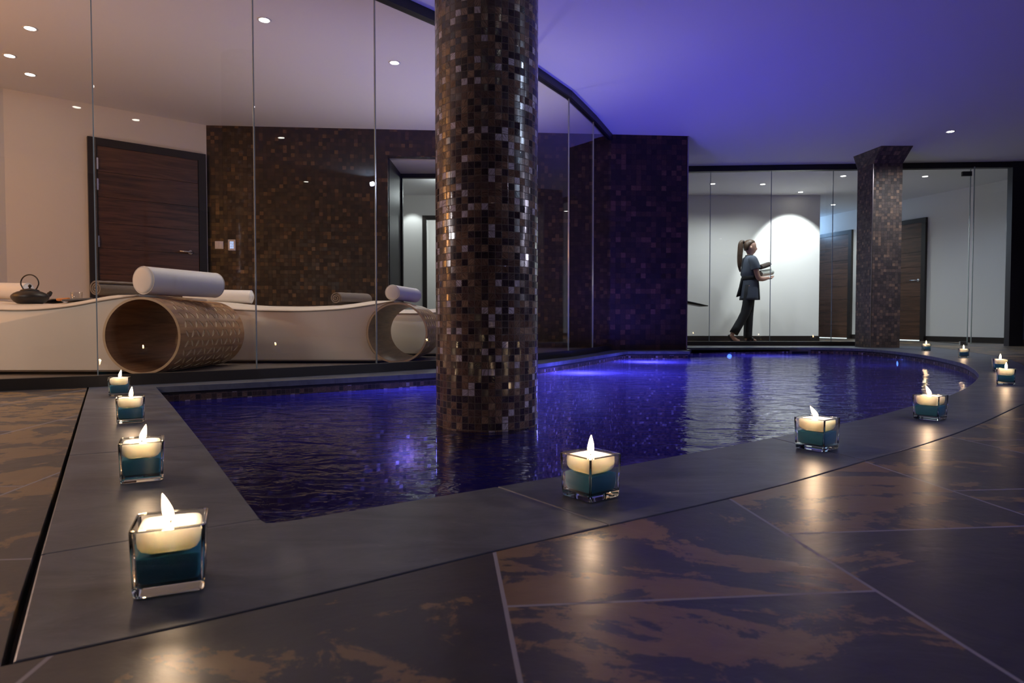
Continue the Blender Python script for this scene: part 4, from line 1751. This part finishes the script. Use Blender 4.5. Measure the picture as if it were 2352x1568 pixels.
# body (skin): head, neck, torso, arms with hands, lower legs and feet; one surface via voxel remesh
bm = bmesh.new()
head = [  # z, x back, x front, half width
    (1.372, -0.055, 0.035, 0.046), (1.395, -0.060, 0.052, 0.048), (1.405, -0.066, 0.066, 0.050), (1.418, -0.074, 0.074, 0.054), (1.435, -0.082, 0.077, 0.060),
    (1.455, -0.092, 0.079, 0.066), (1.475, -0.099, 0.081, 0.070), (1.495, -0.103, 0.080, 0.073), (1.515, -0.105, 0.083, 0.075), (1.540, -0.103, 0.080, 0.074),
    (1.565, -0.094, 0.068, 0.068), (1.585, -0.078, 0.048, 0.055), (1.598, -0.052, 0.020, 0.036), (1.603, -0.030, 0.000, 0.016)]
neck = [(1.27, -0.070, 0.022, 0.060), (1.30, -0.062, 0.018, 0.050), (1.34, -0.058, 0.018, 0.046)]
rings = []
for z, xb, xf, w in neck + head:
    n = 28
    r = []
    cx, rx = (xb + xf) / 2, (xf - xb) / 2
    for k in range(n):
        a = 2 * PI * k / n
        x = cx + rx * math.cos(a)
        y = w * math.sin(a)
        if 1.44 < z < 1.50 and abs(math.sin(a)) < 0.25 and math.cos(a) > 0:
            x += {1.455: 0.020, 1.475: 0.017, 1.495: 0.006}.get(round(z, 3), 0)
        if abs(z - 1.495) < 0.002 and 0.3 < abs(math.sin(a)) < 0.6 and math.cos(a) > 0:
            x -= 0.008
        if abs(z - 1.435) < 0.002 and abs(math.sin(a)) < 0.3 and math.cos(a) > 0:
            x += 0.003
        r.append(Vector((x, y, z)))
    rings.append(r)
ringmesh(bm, rings)
for s in (-1, 1):      # ears
    tube(bm, [(-0.018, s * 0.068, 1.452), (-0.024, s * 0.080, 1.475), (-0.020, s * 0.078, 1.497)], [0.010, 0.014, 0.009], 10)
torso = [(0.86, -0.10, 0.08, 0.15), (0.95, -0.09, 0.08, 0.13), (1.05, -0.09, 0.09, 0.125), (1.15, -0.10, 0.10, 0.14), (1.25, -0.10, 0.075, 0.155), (1.30, -0.085, 0.045, 0.13), (1.32, -0.07, 0.03, 0.08)]
ringmesh(bm, [ellring(((xb + xf) / 2, 0, z), (xf - xb) / 2, w) for z, xb, xf, w in torso])


def hand(bm, wrist, direction, up, side):
    d = Vector(direction).normalized()
    u = Vector(up).normalized()
    s_ = d.cross(u).normalized() * side
    w = Vector(wrist)
    tube(bm, [w - d * 0.01, w + d * 0.03, w + d * 0.075], [0.024, 0.034, 0.036], 12, flat=0.5)
    for k, (off, L) in enumerate([(-0.027, 0.060), (-0.009, 0.070), (0.009, 0.066), (0.027, 0.052)]):
        b = w + d * 0.070 + s_ * off
        tube(bm, [b, b + d * L * 0.45 + u * 0.004, b + d * L * 0.8 + u * 0.018, b + d * L * 0.92 + u * 0.034], [0.0088, 0.0085, 0.008, 0.007], 8)
    b = w + d * 0.02 - s_ * 0.028
    tube(bm, [b, b + d * 0.025 - s_ * 0.022 + u * 0.008, b + d * 0.045 - s_ * 0.026 + u * 0.026], [0.012, 0.0105, 0.008], 8)


# right arm (nearer the camera, y negative)
tube(bm, bezier([(-0.02, -0.165, 1.29), (0.00, -0.185, 1.20), (0.045, -0.190, 1.02), (0.10, -0.175, 0.985), (0.20, -0.12, 0.995), (0.235, -0.10, 1.005)], 4),
     [0.050, 0.049, 0.047, 0.045, 0.0505, 0.041, 0.040, 0.039, 0.039, 0.038, 0.037, 0.037, 0.038, 0.037, 0.035, 0.032, 0.029, 0.026, 0.024, 0.023, 0.023], 14)
hand(bm, (0.235, -0.10, 1.000), (0.75, 0.62, 0.05), (0.0, 0.0, 1), 1)
# left arm
tube(bm, bezier([(-0.02, 0.165, 1.29), (0.00, 0.185, 1.20), (0.045, 0.190, 1.03), (0.11, 0.17, 0.99), (0.22, 0.09, 1.005), (0.25, 0.06, 1.01)], 4),
     [0.050, 0.049, 0.047, 0.045, 0.0505, 0.041, 0.040, 0.039, 0.039, 0.038, 0.037, 0.037, 0.038, 0.037, 0.035, 0.032, 0.029, 0.026, 0.024, 0.023, 0.023], 14)
hand(bm, (0.25, 0.06, 1.003), (0.85, -0.45, 0.05), (0.0, 0.0, 1), -1)
# legs and feet
tube(bm, [(-0.02, -0.08, 0.88), (-0.10, -0.075, 0.45), (-0.285, -0.07, 0.14)], [0.085, 0.055, 0.036], 14)
tube(bm, [(-0.288, -0.07, 0.15), (-0.315, -0.07, 0.105), (-0.275, -0.07, 0.060), (-0.235, -0.07, 0.028), (-0.185, -0.07, 0.022)], [0.034, 0.036, 0.036, 0.030, 0.018], 12)
tube(bm, [(0.0, 0.08, 0.88), (0.005, 0.075, 0.45), (-0.015, 0.07, 0.10)], [0.085, 0.055, 0.036], 14)
tube(bm, [(-0.045, 0.07, 0.045), (0.0, 0.07, 0.052), (0.06, 0.07, 0.040), (0.125, 0.07, 0.024)], [0.032, 0.038, 0.034, 0.018], 12, flat=0.8)
body = build('body', bm, M['skin'], wo, True)
md = body.modifiers.new('remesh', 'REMESH')
md.mode = 'VOXEL'
md.voxel_size = 0.0048
md.use_smooth_shade = True
md = body.modifiers.new('smooth', 'SMOOTH')
md.iterations = 3
md.factor = 0.5
# eyes, lips
for s in (-1, 1):
    bm = bmesh.new()
    bmesh.ops.create_uvsphere(bm, u_segments=12, v_segments=8, radius=0.0095, matrix=Matrix.Translation((0.0655, s * 0.030, 1.492)))
    build('eye', bm, M['eye'], body, True)
bm = bmesh.new()
tube(bm, [(0.072, -0.018, 1.4355), (0.0785, -0.006, 1.437), (0.0785, 0.006, 1.437), (0.072, 0.018, 1.4355)], 0.0048, 8)
build('lips', bm, M['lips'], body, True)
# hair
bm = bmesh.new()
rings = []
for z, xb, xf, w in [(1.440, -0.094, -0.045, 0.058), (1.465, -0.104, -0.038, 0.074), (1.490, -0.112, -0.034, 0.078), (1.515, -0.116, -0.012, 0.081), (1.540, -0.116, 0.030, 0.082),
                     (1.565, -0.108, 0.066, 0.078), (1.588, -0.092, 0.054, 0.064), (1.603, -0.066, 0.030, 0.044), (1.610, -0.035, 0.000, 0.018)]:
    rings.append(ellring(((xb + xf) / 2, 0, z), (xf - xb) / 2, w, 28))
ringmesh(bm, rings)
tube(bm, bezier([(-0.085, 0, 1.560), (-0.130, 0, 1.580), (-0.160, 0, 1.545), (-0.165, 0, 1.45), (-0.172, 0, 1.33), (-0.176, 0, 1.20), (-0.165, 0, 1.10)], 4),
     [0.020, 0.020, 0.020, 0.022, 0.026, 0.030, 0.033, 0.035, 0.037, 0.038, 0.040, 0.041, 0.042, 0.042, 0.042, 0.041, 0.040, 0.038, 0.036, 0.032, 0.028, 0.022, 0.017, 0.011, 0.004], 16)
hr = build('hair', bm, M['hair'], wo, True)
hr['label'] = 'long brown ponytail'
bm = bmesh.new()
tube(bm, [(-0.118, 0.024 * math.cos(t), 1.573 + 0.024 * math.sin(t)) for t in [2 * PI * k / 16 for k in range(17)]], 0.006, 8)
build('hair_tie', bm, M['black'], hr, True)
# tunic
bm = bmesh.new()
tun = [(0.665, -0.158, 0.132, 0.190), (0.70, -0.155, 0.132, 0.188), (0.80, -0.142, 0.126, 0.178), (0.90, -0.130, 0.119, 0.165), (0.985, -0.122, 0.112, 0.150), (1.02, -0.122, 0.110, 0.146),
       (1.06, -0.150, 0.114, 0.152), (1.12, -0.145, 0.118, 0.160), (1.18, -0.135, 0.112, 0.168), (1.25, -0.125, 0.092, 0.172), (1.30, -0.112, 0.062, 0.165), (1.330, -0.098, 0.040, 0.128),
       (1.352, -0.080, 0.026, 0.080), (1.362, -0.070, 0.020, 0.060)]
ringmesh(bm, [ellring(((xb + xf) / 2, 0, z), (xf - xb) / 2, w, 36) for z, xb, xf, w in tun], cap=True)
for v in bm.verts:
    if v.co.z < 0.95:
        v.co.x += 0.004 * math.sin(math.atan2(v.co.y, v.co.x) * 7)
tu = build('tunic', bm, M['tunic'], wo, True)
for s in (-1, 1):
    bm = bmesh.new()
    tube(bm, bezier([(-0.035, s * 0.130, 1.315), (-0.025, s * 0.170, 1.27), (-0.005, s * 0.190, 1.20), (0.012, s * 0.194, 1.135)], 4),
         [0.045, 0.055, 0.062, 0.066, 0.068, 0.069, 0.069, 0.070, 0.070, 0.071, 0.072, 0.073, 0.074], 18)
    build('sleeve', bm, M['tunic'], tu, True)
bm = bmesh.new()
tube(bm, [(-0.022 + 0.052 * math.cos(t), 0.062 * math.sin(t), 1.358 + 0.0 * t) for t in [2 * PI * k / 24 for k in range(25)]], 0.010, 8)
build('collar', bm, M['tunicdark'], tu, True)['label'] = 'dark collar'
# dark front panel and sash
bm = bmesh.new()
rings = []
for z, xb, xf, w in tun[:12]:
    c, rx = (xb + xf) / 2, (xf - xb) / 2
    r = []
    for k in range(-6, 7):
        a = k / 6 * math.radians(52)
        r.append(Vector((c + (rx + 0.006) * math.cos(a), (w + 0.005) * math.sin(a), z)))
    for k in range(6, -7, -1):
        a = k / 6 * math.radians(52)
        r.append(Vector((c + (rx - 0.004) * math.cos(a), (w - 0.004) * math.sin(a), z)))
    rings.append(r)
ringmesh(bm, rings)
build('front_panel', bm, M['tunicdark'], tu, True)['label'] = 'darker front panel'
bm = bmesh.new()
ringmesh(bm, [ellring((-0.005, 0, z), 0.122 + dx, 0.153 + dx, 36) for z, dx in ((0.975, 0.0), (0.985, 0.006), (1.025, 0.006), (1.035, 0.0))])
sash = build('sash', bm, M['tunicdark'], tu, True)
bm = bmesh.new()
for s, dx in ((-1, 0.0), (1, 0.02)):
    rings = []
    for t in (0, 0.25, 0.5, 0.75, 1):
        x = -0.128 - 0.070 * t + dx * t
        z = 1.01 - 0.29 * t
        hw_ = 0.016 + 0.014 * t
        y = s * 0.014
        rings.append([Vector((x - hw_, y - 0.004, z - 0.01 * t)), Vector((x + hw_, y - 0.004, z + 0.01 * t)), Vector((x + hw_, y + 0.004, z + 0.01 * t)), Vector((x - hw_, y + 0.004, z - 0.01 * t))])
    ringmesh(bm, rings)
build('sash_tail', bm, M['tunicdark'], sash, True)
# trousers
bm = bmesh.new()
ringmesh(bm, [ellring(c, rx, ry, 22, tl) for c, rx, ry, tl in [
    ((-0.03, -0.06, 0.90), 0.085, 0.095, 0), ((-0.045, -0.075, 0.74), 0.088, 0.088, -0.15), ((-0.072, -0.076, 0.58), 0.078, 0.078, -0.2), ((-0.108, -0.075, 0.45), 0.070, 0.070, -0.38),
    ((-0.165, -0.073, 0.34), 0.066, 0.068, -0.5), ((-0.225, -0.07, 0.235), 0.066, 0.068, -0.5), ((-0.280, -0.07, 0.138), 0.067, 0.068, -0.5)]])
tr = build('trousers', bm, M['trouser'], wo, True)
bm = bmesh.new()
ringmesh(bm, [ellring(c, rx, ry, 22) for c, rx, ry in [
    ((0.005, 0.06, 0.90), 0.092, 0.095), ((0.010, 0.075, 0.74), 0.090, 0.088), ((0.008, 0.076, 0.58), 0.078, 0.078), ((0.004, 0.075, 0.42), 0.070, 0.070),
    ((-0.002, 0.073, 0.25), 0.067, 0.070), ((-0.008, 0.07, 0.10), 0.066, 0.070), ((-0.010, 0.07, 0.062), 0.066, 0.070)]])
build('trouser_leg', bm, M['trouser'], tr, True)
# slippers
bm = bmesh.new()
tube(bm, [(-0.345, -0.07, 0.125), (-0.335, -0.07, 0.088), (-0.285, -0.07, 0.040), (-0.235, -0.07, 0.010), (-0.185, -0.07, 0.007)], [0.024, 0.038, 0.040, 0.040, 0.034], 12, flat=0.34)
build('slipper', bm, M['black'], wo, True)
bm = bmesh.new()
tube(bm, [(-0.075, 0.07, 0.010), (0.0, 0.07, 0.010), (0.08, 0.07, 0.010), (0.145, 0.07, 0.009)], [0.030, 0.038, 0.040, 0.026], 14, flat=0.22)
tube(bm, [(-0.03, 0.07, 0.055), (0.03, 0.07, 0.052), (0.075, 0.07, 0.040)], [0.0505, 0.042, 0.038], 12, flat=0.75)
build('slipper', bm, M['black'], wo, True)
# towels in her arms
tag(towel_roll('rolled_towel', (WX + 0.125, WY - 0.075, 1.070), (WX + 0.345, WY + 0.03, 1.105), 0.064, M['white_towel'], phase=0.4),
    'rolled white towel held in the arms of the walking woman', 'towel', 'towels carried by the woman')
tag(towel_roll('rolled_towel', (WX + 0.125, WY - 0.075, 1.168), (WX + 0.292, WY + 0.01, 1.222), 0.054, M['brown_towel'], phase=2.0),
    'rolled brown towel on top of the white one in the woman\'s arms', 'towel', 'towels carried by the woman')
